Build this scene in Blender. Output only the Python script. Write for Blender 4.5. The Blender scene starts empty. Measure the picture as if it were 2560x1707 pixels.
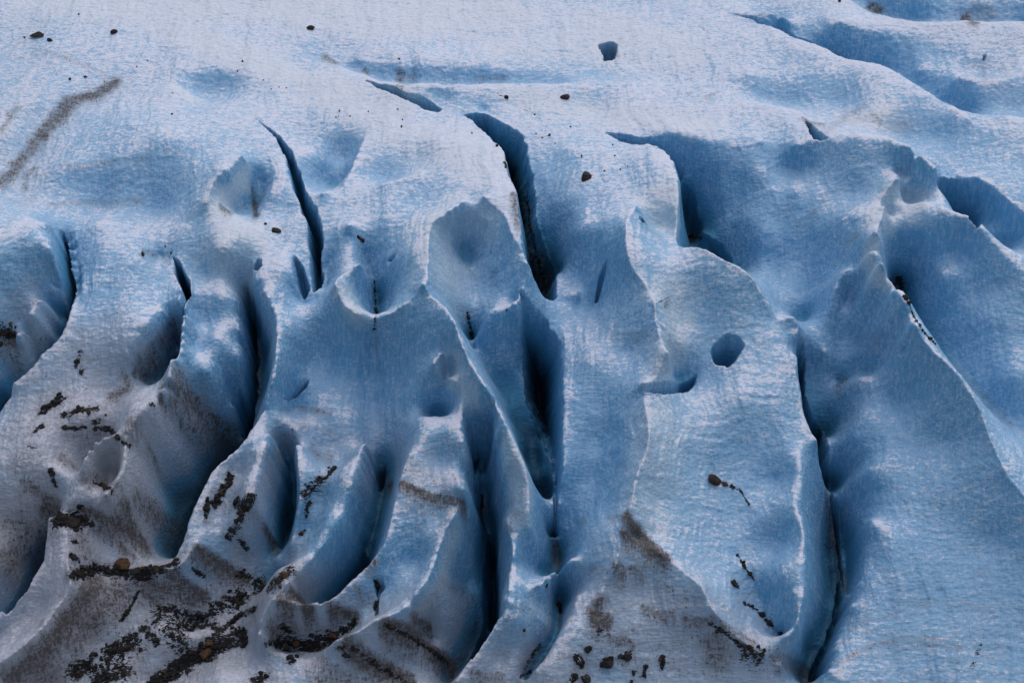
import bpy, bmesh, math, random
import numpy as np

random.seed(7)
rng = np.random.default_rng(11)
S = bpy.context.scene
COL = S.collection

# ------------------------------------------------------------------ frame
# The glacier is modelled in sheet coordinates: X across, Y up-glacier, H out of the ice.
# The sheet is then tilted 20 degrees, so it climbs away from the viewpoint.
TILT = math.radians(24.0)
PITCH = math.radians(37.0)
DIST = 166.0
FPX = 60.0 / 36.0 * 2560.0
HS = 3.0                                     # overall relief scale

ca, sa = math.cos(PITCH + TILT), math.sin(PITCH + TILT)
FWD = np.array([0.0, ca, -sa]); UPV = np.array([0.0, sa, ca])
CAM = -FWD * DIST

def rays(px):
    px = np.asarray(px, float)
    x = (px[:, 0] - 1280.0) / FPX; y = -(px[:, 1] - 853.5) / FPX
    return np.stack([x, y * UPV[1] + FWD[1], y * UPV[2] + FWD[2]], 1)

_yy = np.linspace(-150, 400, 5501)
def _sm(t): t = np.clip(t, 0, 1); return t * t * (3 - 2 * t)
_sl = -0.42 * _sm((_yy - 2.0) / 34.0) + 0.25 * _sm((_yy - 90.0) / 60.0)
_bb = np.concatenate([[0], np.cumsum(0.5 * (_sl[1:] + _sl[:-1]) * np.diff(_yy))])
_bb -= np.interp(0.0, _yy, _bb)
def base(Y): return np.interp(Y, _yy, _bb)

def on_base(px, h):
    """points of the sheet raised by h that are seen at the given photo positions"""
    d = rays(px); h = np.asarray(h, float)
    lo = np.full(len(d), 60.0); hi = np.full(len(d), 600.0)
    for _ in range(50):
        m = 0.5 * (lo + hi)
        P = CAM + d * m[:, None]
        above = P[:, 2] > base(P[:, 1]) + h
        lo = np.where(above, m, lo); hi = np.where(above, hi, m)
    return CAM + d * (0.5 * (lo + hi))[:, None]

# ------------------------------------------------------------------ relief control lines
# "L": crest / trough lines (x, y, height in metres), c = rounding;  "P": single spot heights
L = []
def line(c, *pts): L.append((c, pts))
SPOT = []
def spot(*pts): SPOT.extend(pts)

# --- upper plateau
spot((-300,-40,0),(0,20,0),(400,15,.4),(800,10,.5),(1200,5,0),(1600,5,0),(-200,150,0),(200,120,.3),(600,80,.5),(900,100,.3),
     (1150,110,0),(1350,60,0),(1600,100,.3),(1800,150,.2),(1950,160,.3),(2080,200,.5),(1875,195,.3),(1300,-60,0),(300,-60,0),(-200,-100,0),(1800,-70,0))
line(.5,(845,142,0),(915,158,0),(983,164,0),(1100,172,0),(1250,175,0),(1500,183,-.2),(1680,192,-.2))
line(.3,(784,142,0),(849,168,.3),(918,195,.5),(983,220,.8),(1059,222,.8),(1128,224,.8),(1243,214,.6),(1400,214,.5),(1544,210,.2),(1659,214,.1))
line(.4,(870,166,-.2),(940,190,-.5),(1020,205,-.7),(1128,208,-.6),(1260,202,-.4),(1400,205,-.2))
line(.3,(436,226,.8),(470,262,.6),(509,275,.5),(560,272,.3),(620,250,.1))
spot((500,225,-.5),(540,240,-.7),(570,215,-.4),(480,180,.3),(560,178,.3),(630,195,.3))
line(.5,(285,206,-.2),(215,240,-.5),(160,275,-.5),(110,340,-.5),(70,400,-.4),(30,450,-.3))
spot((100,250,.3),(20,330,.3),(350,250,.4),(260,320,.7),(180,420,.3),(340,300,1.4),(420,350,1.9),(500,330,1.6),(300,420,.6),(420,450,.4),(250,500,-.5),(400,520,-.5),(550,390,1.6),(120,480,-.2),(40,500,0))
# recess on the left block and snow saddle below it
line(.15,(516,520,1.2),(540,470,1.5),(574,451,1.6),(612,413,1.5))
line(.3,(635,440,.3),(635,497,-.3),(640,540,.3))
spot((590,500,.3),(600,545,.7),(560,545,1.0),(680,480,.5),(700,430,.7),(720,520,.4),(740,560,.5),(620,600,.8),(560,640,.8),(600,680,.5),(700,600,.5))
line(.3,(470,560,.6),(430,600,.4),(400,640,.2))
# left blocks
line(.3,(0,530,1),(60,545,1.5),(100,560,1.5),(134,580,1.2),(146,630,1.3),(148,690,1.4),(130,752,1.2),(84,825,1),(38,860,.8),(0,871,.6))
spot((60,650,2),(0,650,2),(100,720,1.9),(50,800,1.4),(0,790,1.4),(-150,700,1.5),(-150,560,1))
line(.3,(158,780,-1.6),(145,830,-2),(100,890,-2.3),(60,935,-3),(20,975,-3.2),(-40,1020,-3.5))
line(.15,(164,588,0),(172,653,.2),(187,714,.3),(180,768,.3),(168,818,.3),(153,852,.2),(107,898,0),(76,936,-.2),(42,971,-.5),(31,997,-.7),(0,1035,-1),(-60,1090,-1))
spot((250,620,.5),(300,700,.7),(250,800,.6),(350,650,.6),(400,700,.5),(250,560,.2),(330,590,.3))
line(.15,(430,640,.3),(438,690,.4),(459,737,.5),(450,770,.4),(421,798,.5),(370,850,.5),(329,905,.3))
line(.3,(445,830,-.8),(440,880,-1.2),(420,920,-1),(360,932,-.5))
spot((200,900,.2),(150,950,0),(280,980,0),(90,1000,-.2))
# great dirty face of the left block and the gully under it
line(.15,(432,920,.3),(432,960,.5),(402,1016,.8),(345,1075,.8),(327,1120,.8),(325,1180,.7),(300,1220,.7),(280,1262,.6))
line(.4,(605,1010,-6),(600,1090,-7),(545,1170,-7),(500,1260,-7),(470,1340,-7),(448,1392,-6.5))
spot((500,1000,-1.0),(555,1060,-3.6),(450,1100,-2.0),(400,1200,-2.2),(480,1180,-4.5),(400,1300,-3),(440,1040,-.9),(520,1110,-4))
line(.2,(666,1035,-.3),(620,1107,-.4),(535,1199,-.5),(490,1290,-.6),(463,1367,-.8),(440,1403,-1))
# fins between the left crevasses
spot((520,680,.2),(560,740,.2),(500,800,-.1),(475,860,0),(540,850,0),(480,920,0),(530,960,-.3),(555,1010,-1.2))
line(.15,(627,715,.2),(650,740,.3),(690,800,.5),(697,850,.6),(697,882,.6),(690,960,.4),(668,1030,-.2))
spot((700,720,.7),(640,690,.4),(720,680,.7),(700,780,.6))
line(.3,(626,770,-2.4),(632,850,-3.8),(633,950,-4.6),(622,1040,-5.6))
spot((668,840,-.9),(672,930,-1.2),(654,1000,-2.2),(650,790,-.8))
# centre mass, upper part
line(.25,(875,576,.8),(850,605,.5),(815,660,.1),(810,705,.1))
line(.15,(906,684,1.2),(860,705,1.3),(841,733,1.5),(860,775,1.3),(891,806,1.2),(933,821,.8),(983,795,1.3),(1059,737,2))
line(.2,(735,735,.4),(757,750,.3),(790,742,.4),(840,720,1.1))
line(.2,(918,620,.4),(920,650,.2),(932,695,.1),(938,740,-.1),(940,785,.2))
spot((1000,650,1.2),(1030,600,1.5),(970,560,1),(1000,720,1.2),(870,640,.6))
spot((800,850,0),(760,900,-.2),(850,900,-.2),(1000,900,.3),(800,1000,-.7),(870,1050,-.8),(720,1000,-.5),(720,1100,-.7),(800,1120,-.9),(740,850,.4))
line(.4,(930,850,.3),(935,920,-.5),(942,1000,-1),(945,1080,-1.5),(946,1150,-2.6),(944,1184,-4))
line(.25,(1059,737,2),(1116,791,2.1),(1139,825,2.3),(1151,867,2.3),(1174,921,2.1),(1212,986,1.9),(1258,1066,1.6),(1290,1130,1.3),(1310,1180,1.1),(1322,1240,.8),(1322,1300,.5),(1330,1350,0))
line(.25,(1225,1020,1.5),(1239,1107,1.1),(1250,1184,.9),(1254,1260,.7),(1250,1312,.4))
spot((1210,1150,-1.5),(1218,1230,-2.2),(1208,1290,-3.6),(1285,1200,1.0),(1290,1290,.6))
line(.2,(1113,875,1.7),(1086,930,1.6),(1120,960,1.4),(1145,985,1.3),(1155,1040,1.2),(1160,1107,1.1),(1165,1180,1),(1162,1268,.9))
spot((1105,1010,.1),(1060,1045,.8),(1040,1107,.9),(1010,1200,.8),(1100,1150,.9),(1120,920,1.3),(1180,1020,1.2),(1020,1000,.1))
line(.2,(1025,1150,.9),(1002,1214,.7),(983,1298,.5),(963,1375,.3),(914,1432,-.3),(868,1474,-.5),(835,1505,-.6),(780,1524,-.5),(720,1525,-.2),(690,1520,-.1))
spot((1080,1230,1),(1100,1300,.8),(1050,1400,.1),(980,1480,-.2),(930,1530,-.5))
line(.2,(1162,1268,.9),(1140,1310,.7),(1109,1356,.6),(1078,1451,.4),(1040,1520,.2),(1000,1545,.2),(944,1566,.2),(895,1600,-.1))
line(.4,(1205,1283,-4),(1228,1330,-5),(1238,1420,-6),(1240,1500,-6.5),(1210,1580,-5.5),(1170,1655,-5),(1130,1700,-4.5))
spot((1180,1350,-1.8),(1150,1450,-2),(1185,1470,-3.2),(1120,1560,-2),(1080,1620,-2),(1000,1650,-1.3),(920,1690,-1),(1060,1560,-1))
# gully between the two low fins
line(.35,(944,1184,-4),(940,1250,-2.5),(925,1314,-3),(910,1356,-3.5),(898,1425,-4.2),(862,1465,-4.5),(822,1495,-4),(775,1512,-2.8))
line(.2,(920,1130,-.2),(891,1214,.5),(868,1298,.4),(830,1360,.2),(772,1432,0),(726,1474,0),(690,1520,-.1),(658,1570,-.4))
spot((800,1250,-.3),(770,1320,-.7),(740,1380,-1),(690,1440,-1.6),(860,1160,-.6),(640,1530,-1.4))
line(.35,(710,1120,-1.2),(715,1145,-2),(719,1222,-4),(715,1298,-4.5),(699,1360,-3.2),(690,1390,-2.6))
line(.2,(685,1110,.1),(680,1138,.2),(650,1222,.2),(638,1279,.1),(605,1330,-.2))
line(.25,(745,1130,-.3),(749,1184,-.3),(753,1260,-.5),(726,1367,-1.3))
spot((640,1340,-1),(620,1390,-1.6),(600,1180,-.3),(560,1250,-.3),(540,1300,-.4),(510,1350,-.5))
line(.25,(497,1375,-.6),(470,1418,-.8),(430,1435,-.9),(383,1432,-1),(300,1428,-.9),(240,1430,-.6),(180,1440,0))
spot((550,1440,-2.0),(600,1465,-2.8))
line(.5,(700,1440,-2.8),(630,1485,-3),(570,1500,-3.2),(530,1530,-3.3),(480,1560,-3.4))
# lower left
line(.25,(280,1262,.6),(225,1280,.1),(175,1295,0),(172,1360,0),(175,1420,0),(180,1440,0),(187,1474,0),(153,1528,-.1),(96,1612,-.2),(0,1673,-.3),(-60,1700,-.3))
spot((340,1560,-2.2),(250,1600,-2.2),(180,1670,-2.2),(300,1530,-1.7),(383,1500,-2),(450,1510,-2.3),(100,1520,-.9),(50,1560,-1.2),(0,1590,-1.5))
line(.4,(130,1290,-1.2),(118,1350,-2.6),(90,1400,-4.2),(60,1470,-4.2),(20,1530,-4),(-40,1570,-4))
line(.15,(130,1310,-.4),(120,1370,-.7),(111,1413,-.8),(76,1478,-1),(0,1555,-1.3))
spot((0,1200,-.3),(60,1150,.1),(100,1100,.2),(150,1180,.2),(80,1280,-.9),(20,1300,-1.3),(40,1350,-2.2),(0,1420,-1.6),(60,1040,-.2),(130,1030,0),(200,1050,.2),(250,1150,.3),(200,1270,.2),(260,1340,-.4),(220,1390,-.3),(-100,1250,-.5),(-100,1420,-1.5),(150,1240,-.2))
line(.2,(215,1205,.5),(222,1165,.7),(245,1125,.8),(290,1105,.8))
spot((270,1170,.1),(290,1200,.2))
spot((400,1600,-2),(330,1600,-2.4),(430,1560,-2),(500,1590,-2.6),(300,1680,-2.6),(420,1640,-2.6),(100,1720,-2),(250,1750,-2.6))
line(.4,(600,1575,-2.9),(547,1612,-3.2),(490,1645,-3.2),(440,1675,-3.2),(390,1710,-3.3))
spot((640,1610,-1.5),(560,1690,-1.6),(660,1650,-1.2),(500,1750,-2))
line(.2,(653,1600,-.5),(690,1625,-1.1),(740,1640,-1.2),(790,1650,-1.1),(845,1612,-.4),(895,1600,-.1))
spot((700,1600,-1.7),(780,1612,-2.0),(830,1590,-1.7),(870,1570,-1),(764,1690,-.9),(830,1700,-.9))
# central mass top, big bowl
spot((1000,330,.8),(1100,360,1.6),(1200,420,2.0),(1150,450,1.9),(1050,400,.9),(850,280,.6),(750,250,.3),(700,300,.4),(950,260,.6),(1060,292,.5))
line(.2,(912,350,.4),(893,400,.3),(872,450,.4),(848,480,.5),(807,493,.7),(780,490,.5))
spot((862,385,-.8),(838,450,-1.1),(800,465,-.5),(790,400,-.2),(740,330,.2),(850,330,.1),(940,400,.5))
line(.25,(956,469,.9),(986,459,1),(1032,444,1.2),(1078,432,1.4))
spot((965,443,.2),(985,430,.3),(870,530,.6),(950,510,.9),(1050,500,1.2))
line(.15,(1212,508,1.8),(1180,500,1.7),(1128,550,1.6),(1082,569,1.6),(1071,615,1.7),(1071,653,1.8),(1067,722,2))
spot((1150,580,.7),(1185,560,1.0),(1180,640,.1),(1150,690,.4),(1200,720,.1))
line(.2,(1165,790,.1),(1178,833,-.3))
line(.25,(1212,508,1.8),(1258,546,1.6),(1281,607,1.4),(1319,684,1.0),(1305,740,.8),(1292,790,.6))
line(.3,(1290,760,.6),(1231,795,.8),(1212,837,.4),(1181,858,.1))
spot((1240,900,-.6),(1220,870,-.1),(1250,950,-1.3),(1290,1050,-2.8),(1330,1150,-4.3),(1360,1250,-5))
line(.2,(1296,787,.5),(1299,844,-.3),(1304,932,-1.5),(1319,997,-2.4),(1346,1074,-3.6))
line(.2,(1155,285,.3),(1181,302,.5),(1227,344,.9),(1258,383,1.3),(1268,432,1.6),(1290,497,1.6),(1300,574,1.4),(1312,664,1.0),(1342,714,.4))
# block between B and C
line(.25,(1210,270,.2),(1270,305,.3),(1309,333,.3),(1318,383,.2),(1334,432,.1),(1340,478,0),(1346,536,-.3),(1364,596,-.7),(1391,672,-1.2))
spot((1380,400,.3),(1360,450,.1),(1400,520,.3),(1430,600,.4),(1450,680,0),(1480,750,0),(1420,380,.8),(1465,440,1.2),(1550,430,1.6),(1600,480,1.9),(1500,520,1.4))
line(.25,(1342,716,.2),(1373,750,.1),(1399,748,-.1),(1440,735,.0))
line(.25,(1510,333,.3),(1567,356,.5),(1621,369,.8),(1659,394,1.2),(1682,425,1.5),(1694,467,1.7),(1692,509,1.6),(1690,565,1.4),(1694,615,1.5),(1743,634,1.8),(1797,664,1.9),(1843,687,1.8),(1877,710,1.6),(1904,749,1.3),(1931,802,1),(1980,806,.8),(1994,830,.6),(1990,844,.6))
line(.25,(1590,520,2.0),(1563,577,2.2),(1571,668,2),(1613,726,2),(1636,768,2),(1640,825,1.9),(1655,871,1.8),(1667,906,1.7))
line(.2,(1667,906,1.7),(1640,950,1.6),(1606,975,1.6))
spot((1650,560,1.2),(1700,800,1.3),(1700,880,1.0),(1690,930,.6),(1740,740,1.5),(1780,690,1.9),(1820,800,1.3),(1680,640,1.8))
spot((1480,900,.9),(1500,1000,.6),(1500,1100,.1),(1480,1200,-.4),(1470,1270,-.5),(1450,1350,-.4),(1500,820,.7),(1580,880,1.2))
line(.2,(1410,844,.1),(1412,921,.1),(1406,997,0),(1406,1074,-.2),(1404,1130,-.4),(1400,1222,-.7),(1394,1291,-1),(1387,1337,-1.3))
# great white fin
line(.12,(1606,990,1.5),(1617,1055,1.6),(1621,1097,1.6),(1617,1138,1.5),(1598,1176,1.4),(1586,1222,1.3),(1575,1279,1.2),(1556,1337,1.1),(1537,1421,.8),(1514,1470,.5),(1483,1528,.2))
spot((1700,1050,1.1),(1700,1150,.9),(1650,1250,.9),(1700,1350,.5),(1750,1420,.3),(1850,1000,1),(1900,900,1.0),(1900,1100,.5),(1900,1300,.1),(1930,1450,0),(1800,1080,.7))
line(.3,(1780,1180,.3),(1843,1240,0),(1862,1280,-.1),(1850,1330,-.2),(1843,1386,-.3),(1859,1412,-.3),(1895,1465,-.5),(1930,1560,-.8),(1958,1585,-.9))
line(.2,(1590,1340,.9),(1670,1402,.7),(1751,1474,.6),(1778,1532,.4),(1830,1590,-.1),(1890,1630,-.4),(1950,1670,-.8))
spot((1600,1480,.2),(1650,1550,0),(1700,1600,-.3),(1550,1620,-.3),(1800,1680,-.7),(1500,1690,-.6),(1900,1720,-1),(1700,1760,-1))
# fin right of the low central crevasse
line(.15,(1250,1314,.3),(1247,1375,.2),(1254,1451,.2),(1258,1520,.1),(1264,1535,.1),(1220,1600,-.3),(1178,1662,-.5),(1140,1715,-.6))
line(.2,(1265,1321,.6),(1284,1383,.6),(1274,1451,.5),(1273,1509,.4),(1260,1560,.2))
spot((1340,1400,-1),(1330,1460,-.1),(1320,1520,.1),(1310,1580,0),(1250,1640,-.4),(1300,1670,-.7),(1380,1580,-1.1),(1200,1720,-.6))
line(.3,(1384,1330,-3.5),(1397,1400,-3),(1398,1440,-2.3),(1397,1500,-2.4),(1395,1560,-1.6),(1370,1620,-1.5),(1320,1690,-1.5))
line(.2,(1345,1475,0),(1366,1461,-.4),(1390,1445,-.6),(1430,1410,-.4))
line(.2,(1440,1500,-.3),(1412,1560,-.5),(1360,1650,-.6),(1300,1710,-.8))
# crevasse M and its walls
line(.2,(1988,902,.5),(1991,948,.4),(1997,990,.3),(2005,1043,.2),(2024,1093,.1),(2036,1118,0))
line(.35,(2051,1176,-.8),(2066,1222,-2),(2092,1300,-4),(2102,1400,-5),(2108,1470,-5.5),(2085,1560,-5.5),(2055,1640,-5.5),(2030,1700,-5))
line(.3,(1990,1100,.5),(1997,1164,.6),(1990,1279,.6),(2007,1356,.5),(2007,1432,.4),(2003,1509,.2),(1986,1566,0),(1944,1620,-.4))
spot((1950,1200,.2),(1950,1350,0),(2048,1500,-3),(2010,1600,-3),(1990,1665,-3.2),(2040,1380,-1.6))
line(.2,(2165,1317,-.1),(2162,1375,-.2),(2143,1451,-.3),(2127,1497,-.4),(2108,1547,-.5),(2080,1616,-.6),(2074,1654,-.7),(2050,1720,-.8))
spot((2110,1250,-2.4),(2132,1310,-2.2),(2125,1400,-2.8),(2062,1074,-3.5),(2105,1150,-1.6),(2078,1203,-4),(2145,1200,-.6),(2110,1030,-1.4))
line(.15,(2020,975,-1.2),(2024,910,-.8),(2035,876,-.5),(2062,883,-.6),(2077,913,-.9),(2104,938,-1.3))
# right: far wall of C, block V
line(.4,(1560,330,.2),(1640,338,.2),(1720,355,.3),(1800,365,.4),(1900,360,.5))
spot((1760,420,-1),(1720,470,-3),(1740,550,-4.3),(1800,500,-2.5),(1850,480,-1.5),(1850,560,-2.5),(1800,620,-4.3),(1850,660,-4),(1900,600,-2),(1950,550,-1),(1930,700,-2.4),(1980,760,-1.7),(2000,650,-1.8),(2050,600,-.5),(2100,560,.5),(2120,800,-.2),(1660,400,-1.3))
line(.3,(1990,375,.5),(2043,356,1.0),(2143,350,1.6),(2227,360,1.8),(2296,402,1.7),(2330,432,1.5),(2345,478,1),(2400,551,1.0))
spot((1945,430,-.6),(1985,405,-.2),(2150,420,.9),(2050,420,.2),(1900,440,-.5),(2000,480,-.3),(2150,480,.5),(2250,450,1.1),(2270,420,.9))
line(.2,(2240,466,1.4),(2215,480,1.3),(2197,515,1.2),(2205,535,1.3))
spot((2260,490,.6))
line(.3,(2225,528,1.0),(2303,510,1.4),(2353,538,1.6),(2410,554,1.6),(2449,592,1.5),(2506,645,1.3),(2560,691,1.1),(2640,760,.6))
line(.25,(2205,535,1.3),(2195,565,1.4),(2185,592,1.7),(2169,642,1.9),(2192,680,2),(2219,730,2.1),(2250,779,2.2),(2273,833,2.3),(2315,883,2.2),(2372,940,2.1),(2410,982,2),(2449,1047,1.9),(2468,1097,1.8),(2506,1180,1.6),(2544,1233,1.4),(2620,1320,1.2))
line(.4,(2246,700,-1.0),(2276,768,-1.0),(2303,821,-.9),(2334,856,-.8),(2391,913,-.6),(2449,978,-.5),(2525,1055,-.4),(2620,1140,-.2))
spot((2300,600,.8),(2400,620,.9),(2350,700,.3),(2450,720,.5),(2450,800,.2),(2540,850,.3),(2520,950,.1),(2650,950,.3))
spot((2130,650,.7),(2150,720,.1),(2180,800,0),(2200,900,0),(2150,950,-.3),(2250,1000,.6),(2150,1050,-.2),(2250,1150,.4),(2350,1100,.9),(2200,1300,-.1),(2350,1300,.4),(2480,1350,.4),(2300,1500,0),(2450,1500,0),(2200,1600,-.3),(2400,1650,-.2),(2560,1600,-.3),(2250,1760,-.6),(2700,1500,0),(2600,1760,-.5))
# top right
line(.3,(1690,0,0),(1760,11,0),(1814,34,.1),(1913,65,.3),(1982,99,.5),(2043,119,.6),(2112,151,.8),(2200,172,.9),(2234,187,1),(2334,249,.9),(2426,302,.8))
line(.4,(1817,22,.1),(1913,42,.2),(1970,60,.2),(2028,76,.3),(2104,88,.4),(2200,92,.5),(2296,94,.5),(2372,92,.5),(2426,103,.5))
line(.4,(1913,57,-.8),(1982,90,-1),(2043,111,-1.2),(2112,142,-1.5),(2200,164,-1.6),(2250,183,-1.6),(2334,238,-1.7),(2420,288,-1.7))
spot((2200,128,-.5),(2350,150,-.4),(2300,185,-1),(2456,130,.3),(2520,130,.2),(2460,195,-.4),(2530,175,0),(2420,245,-.8),(2500,255,-.7),(2560,275,-.8),(2650,150,0))
line(.3,(2396,205,-.3),(2420,213,-.2),(2487,210,-.1),(2560,189,.2),(2650,170,.4))
line(.3,(2430,303,.7),(2479,304,.7),(2517,298,.8),(2560,306,.7),(2650,320,.6))
spot((2450,400,.3),(2550,420,.3),(2400,370,.2),(2340,340,0),(2250,330,0),(2650,450,.3))
line(.25,(2334,426,.2),(2391,440,.3),(2449,467,.3),(2506,509,.3),(2560,551,.2),(2640,620,.1))
spot((2420,540,-.8),(2520,600,-.5))
line(.3,(1659,214,.1),(1766,245,.3),(1850,252,.3),(1927,268,.5),(2001,287,.6))
spot((1900,240,-.5),(1970,255,-.8),(2040,262,-.5),(2100,255,-.2),(1970,212,-.1),(2166,235,.6),(2130,300,.3),(2200,285,.5),(2300,320,.2),(1840,215,0))
spot((1412,241,.3),(1300,258,.3),(1550,270,.2),(1700,300,.4),(1850,320,.5),(1950,340,.5),(1450,300,0),(1490,272,-.2),(1100,240,.5))
line(.3,(2095,-15,.3),(2116,0,.3),(2158,31,.3),(2219,48,.4),(2296,61,.4),(2400,61,.4),(2560,61,.5),(2650,61,.5))
line(.4,(2140,-5,-1.2),(2190,28,-1.5),(2250,44,-1.5),(2330,54,-1.4),(2450,54,-1.3),(2560,54,-1.3))
spot((2230,-30,.4),(2400,-40,.5),(2560,-40,.5),(2300,5,-.1),(2450,8,-.2),(2560,8,-.2))
# outside the view
spot((-500,300,0),(-500,900,0),(-500,1500,-1),(3060,300,0),(3060,900,.3),(3060,1500,0),(0,1900,-1.5),(600,1900,-1.8),(1200,1900,-1.5),(1800,1900,-1.3),(2500,1900,-.6),(-300,-250,0),(600,-250,.3),(1400,-250,0),(2000,-250,.3),(2900,-250,.3))

line(.15,(612,712,.1),(604,770,.1),(611,830,.1),(611,900,-.1),(599,970,-.4),(586,1020,-.8))
line(.15,(474,700,.3),(481,735,.3),(469,765,.3),(461,830,.25),(457,893,.25),(444,917,.3))
line(.15,(180,590,.1),(188,653,.3),(200,714,.4),(194,768,.4))
line(.3,(2160,660,1.0),(2105,690,.5),(2075,745,.1),(2065,815,-.3),(2075,870,-.6))
spot((2030,710,-1.3),(2020,785,-1.5))

# ------------------------------------------------------------------ spline / noise helpers
def resample(pts, step):
    pts = np.asarray(pts, float)
    if len(pts) == 1: return pts
    P = np.vstack([2 * pts[0] - pts[1], pts, 2 * pts[-1] - pts[-2]])
    out = []
    for i in range(1, len(P) - 2):
        n = max(1, int(np.hypot(*(P[i + 1, :2] - P[i, :2])) / step + .5))
        for k in range(n):
            t = k / n
            a, b, c, d = P[i - 1], P[i], P[i + 1], P[i + 2]
            cr = 0.5 * (2 * b + (c - a) * t + (2 * a - 5 * b + 4 * c - d) * t * t + (3 * b - a - 3 * c + d) * t ** 3)
            li = b + (c - b) * t
            out.append(0.6 * cr + 0.4 * li)
    out.append(pts[-1])
    return np.array(out)

def hash2(ix, iy, seed):
    v = (ix.astype(np.int64) * 374761393 + iy.astype(np.int64) * 668265263 + seed * 2147483647) & 0xFFFFFFFF
    v = ((v ^ (v >> 13)) * 1274126177) & 0xFFFFFFFF
    v = v ^ (v >> 16)
    return (v & 0xFFFF) / 65535.0

def vnoise(x, y, seed=0):
    ix = np.floor(x); iy = np.floor(y)
    fx = x - ix; fy = y - iy
    fx = fx * fx * fx * (fx * (fx * 6 - 15) + 10); fy = fy * fy * fy * (fy * (fy * 6 - 15) + 10)
    a = hash2(ix, iy, seed); b = hash2(ix + 1, iy, seed)
    c = hash2(ix, iy + 1, seed); d = hash2(ix + 1, iy + 1, seed)
    return (a + (b - a) * fx) * (1 - fy) + (c + (d - c) * fx) * fy - 0.5

def fbm(x, y, seed=0, oct=4, gain=0.5):
    s = np.zeros_like(x); a = 1.0
    for o in range(oct):
        th = 0.6 * o + 0.3
        s += a * vnoise((x * math.cos(th) - y * math.sin(th)) * 2 ** o + 17 * o, (x * math.sin(th) + y * math.cos(th)) * 2 ** o, seed + o)
        a *= gain
    return s

def seg_dist(px, py, ax, ay, bx, by):
    dx, dy = bx - ax, by - ay
    t = np.clip(((px - ax) * dx + (py - ay) * dy) / (dx * dx + dy * dy + 1e-9), 0, 1)
    return np.hypot(px - ax - t * dx, py - ay - t * dy)


# ------------------------------------------------------------------ stage 1: smooth relief (radial basis interpolation)
CP, CH, CC = [], [], []
LID = []
for c, pts in L:
    r = resample(pts, 20.0); LID.append((sum(map(len, CP)), len(r), c))
    CP.append(r[:, :2]); CH.append(r[:, 2]); CC.append(np.full(len(r), c))
sp = np.array(SPOT, float)
CP.append(sp[:, :2]); CH.append(sp[:, 2]); CC.append(np.full(len(sp), 1.3))
CP = np.vstack(CP); CH = np.concatenate(CH); CC = np.concatenate(CC)
hs = 1.5 + (HS - 1.5) * _sm((CP[:, 1] - 330.0 + 190.0 * _sm((CP[:, 0] - 1850.0) / 350.0)) / 330.0)          # calmer relief on the far plateau
CH = np.where(CH > -1.0, CH * hs, -hs + (CH + 1.0) * 1.25)
for it in range(40):                          # ease control points whose wall would be steeper than ice can stand
    P3 = on_base(CP, CH)
    dd = np.hypot(P3[:, None, 0] - P3[None, :, 0], P3[:, None, 1] - P3[None, :, 1])
    dh = CH[:, None] - CH[None]
    ex = np.abs(dh) - (4.5 * dd + 0.1)
    ex = np.where(ex > 0, ex * np.sign(dh), 0)
    k = (ex != 0).sum(1)
    CH = CH - 0.45 * ex.sum(1) / np.maximum(k, 1)
print('eased', (ex != 0).sum() // 2)
P3 = on_base(CP, CH)
CX, CY = P3[:, 0], P3[:, 1]
N = len(CX)
R = np.sqrt((CX[:, None] - CX[None]) ** 2 + (CY[:, None] - CY[None]) ** 2 + CC[None] ** 2)
A = np.zeros((N + 1, N + 1)); A[:N, :N] = R + np.eye(N) * -0.03
A[:N, N] = 1; A[N, :N] = 1
W = np.linalg.solve(A, np.concatenate([CH, [0]]))
print('relief control points', N)

GX0, GX1, GY0, GY1, GS = -92.0, 92.0, -60.0, 124.0, 0.26
gx = np.arange(GX0, GX1 + GS, GS); gy = np.arange(GY0, GY1 + GS, GS)
G = np.zeros((len(gy), len(gx)), np.float32)
cx32, cy32, cc32, w32 = [v.astype(np.float32) for v in (CX, CY, CC ** 2, W[:N])]
for j0 in range(0, len(gy), 8):
    yy = gy[j0:j0 + 8].astype(np.float32)
    dy2 = (yy[:, None] - cy32[None]) ** 2 + cc32[None]
    dx2 = (gx.astype(np.float32)[:, None] - cx32[None]) ** 2
    for k in range(len(yy)):
        G[j0 + k] = np.sqrt(dx2 + dy2[k][None]) @ w32
G += W[N]

def sampG(X, Y):
    fx = np.clip((X - GX0) / GS, 1, len(gx) - 3); fy = np.clip((Y - GY0) / GS, 1, len(gy) - 3)
    ix = np.floor(fx).astype(np.int32); iy = np.floor(fy).astype(np.int32)
    tx = fx - ix; ty = fy - iy
    def wts(t): return [-.5 * t + t * t - .5 * t ** 3, 1 - 2.5 * t * t + 1.5 * t ** 3, .5 * t + 2 * t * t - 1.5 * t ** 3, -.5 * t * t + .5 * t ** 3]
    wx = wts(tx); wy = wts(ty)
    out = np.zeros_like(tx)
    for a in range(4):
        row = np.zeros_like(tx)
        for b in range(4):
            row += wx[b] * G[iy + a - 1, ix + b - 1]
        out += wy[a] * row
    return out

def march(px, func):
    """first place where the sight line of each photo position meets the surface func(X, Y)"""
    d = rays(px); n = len(d)
    t = np.full(n, 95.0); hit = np.zeros(n, bool); lo = t.copy(); hi = t.copy()
    for k in range(1600):
        tn = t + 0.2
        P = CAM + d * tn[:, None]
        below = (P[:, 2] <= func(P[:, 0], P[:, 1])) & ~hit
        lo[below] = t[below]; hi[below] = tn[below]; hit |= below
        t = tn
        if hit.all(): break
    for _ in range(12):
        m = 0.5 * (lo + hi); P = CAM + d * m[:, None]
        b = P[:, 2] <= func(P[:, 0], P[:, 1])
        hi = np.where(b, m, hi); lo = np.where(b, lo, m)
    return CAM + d * hi[:, None]

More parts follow.
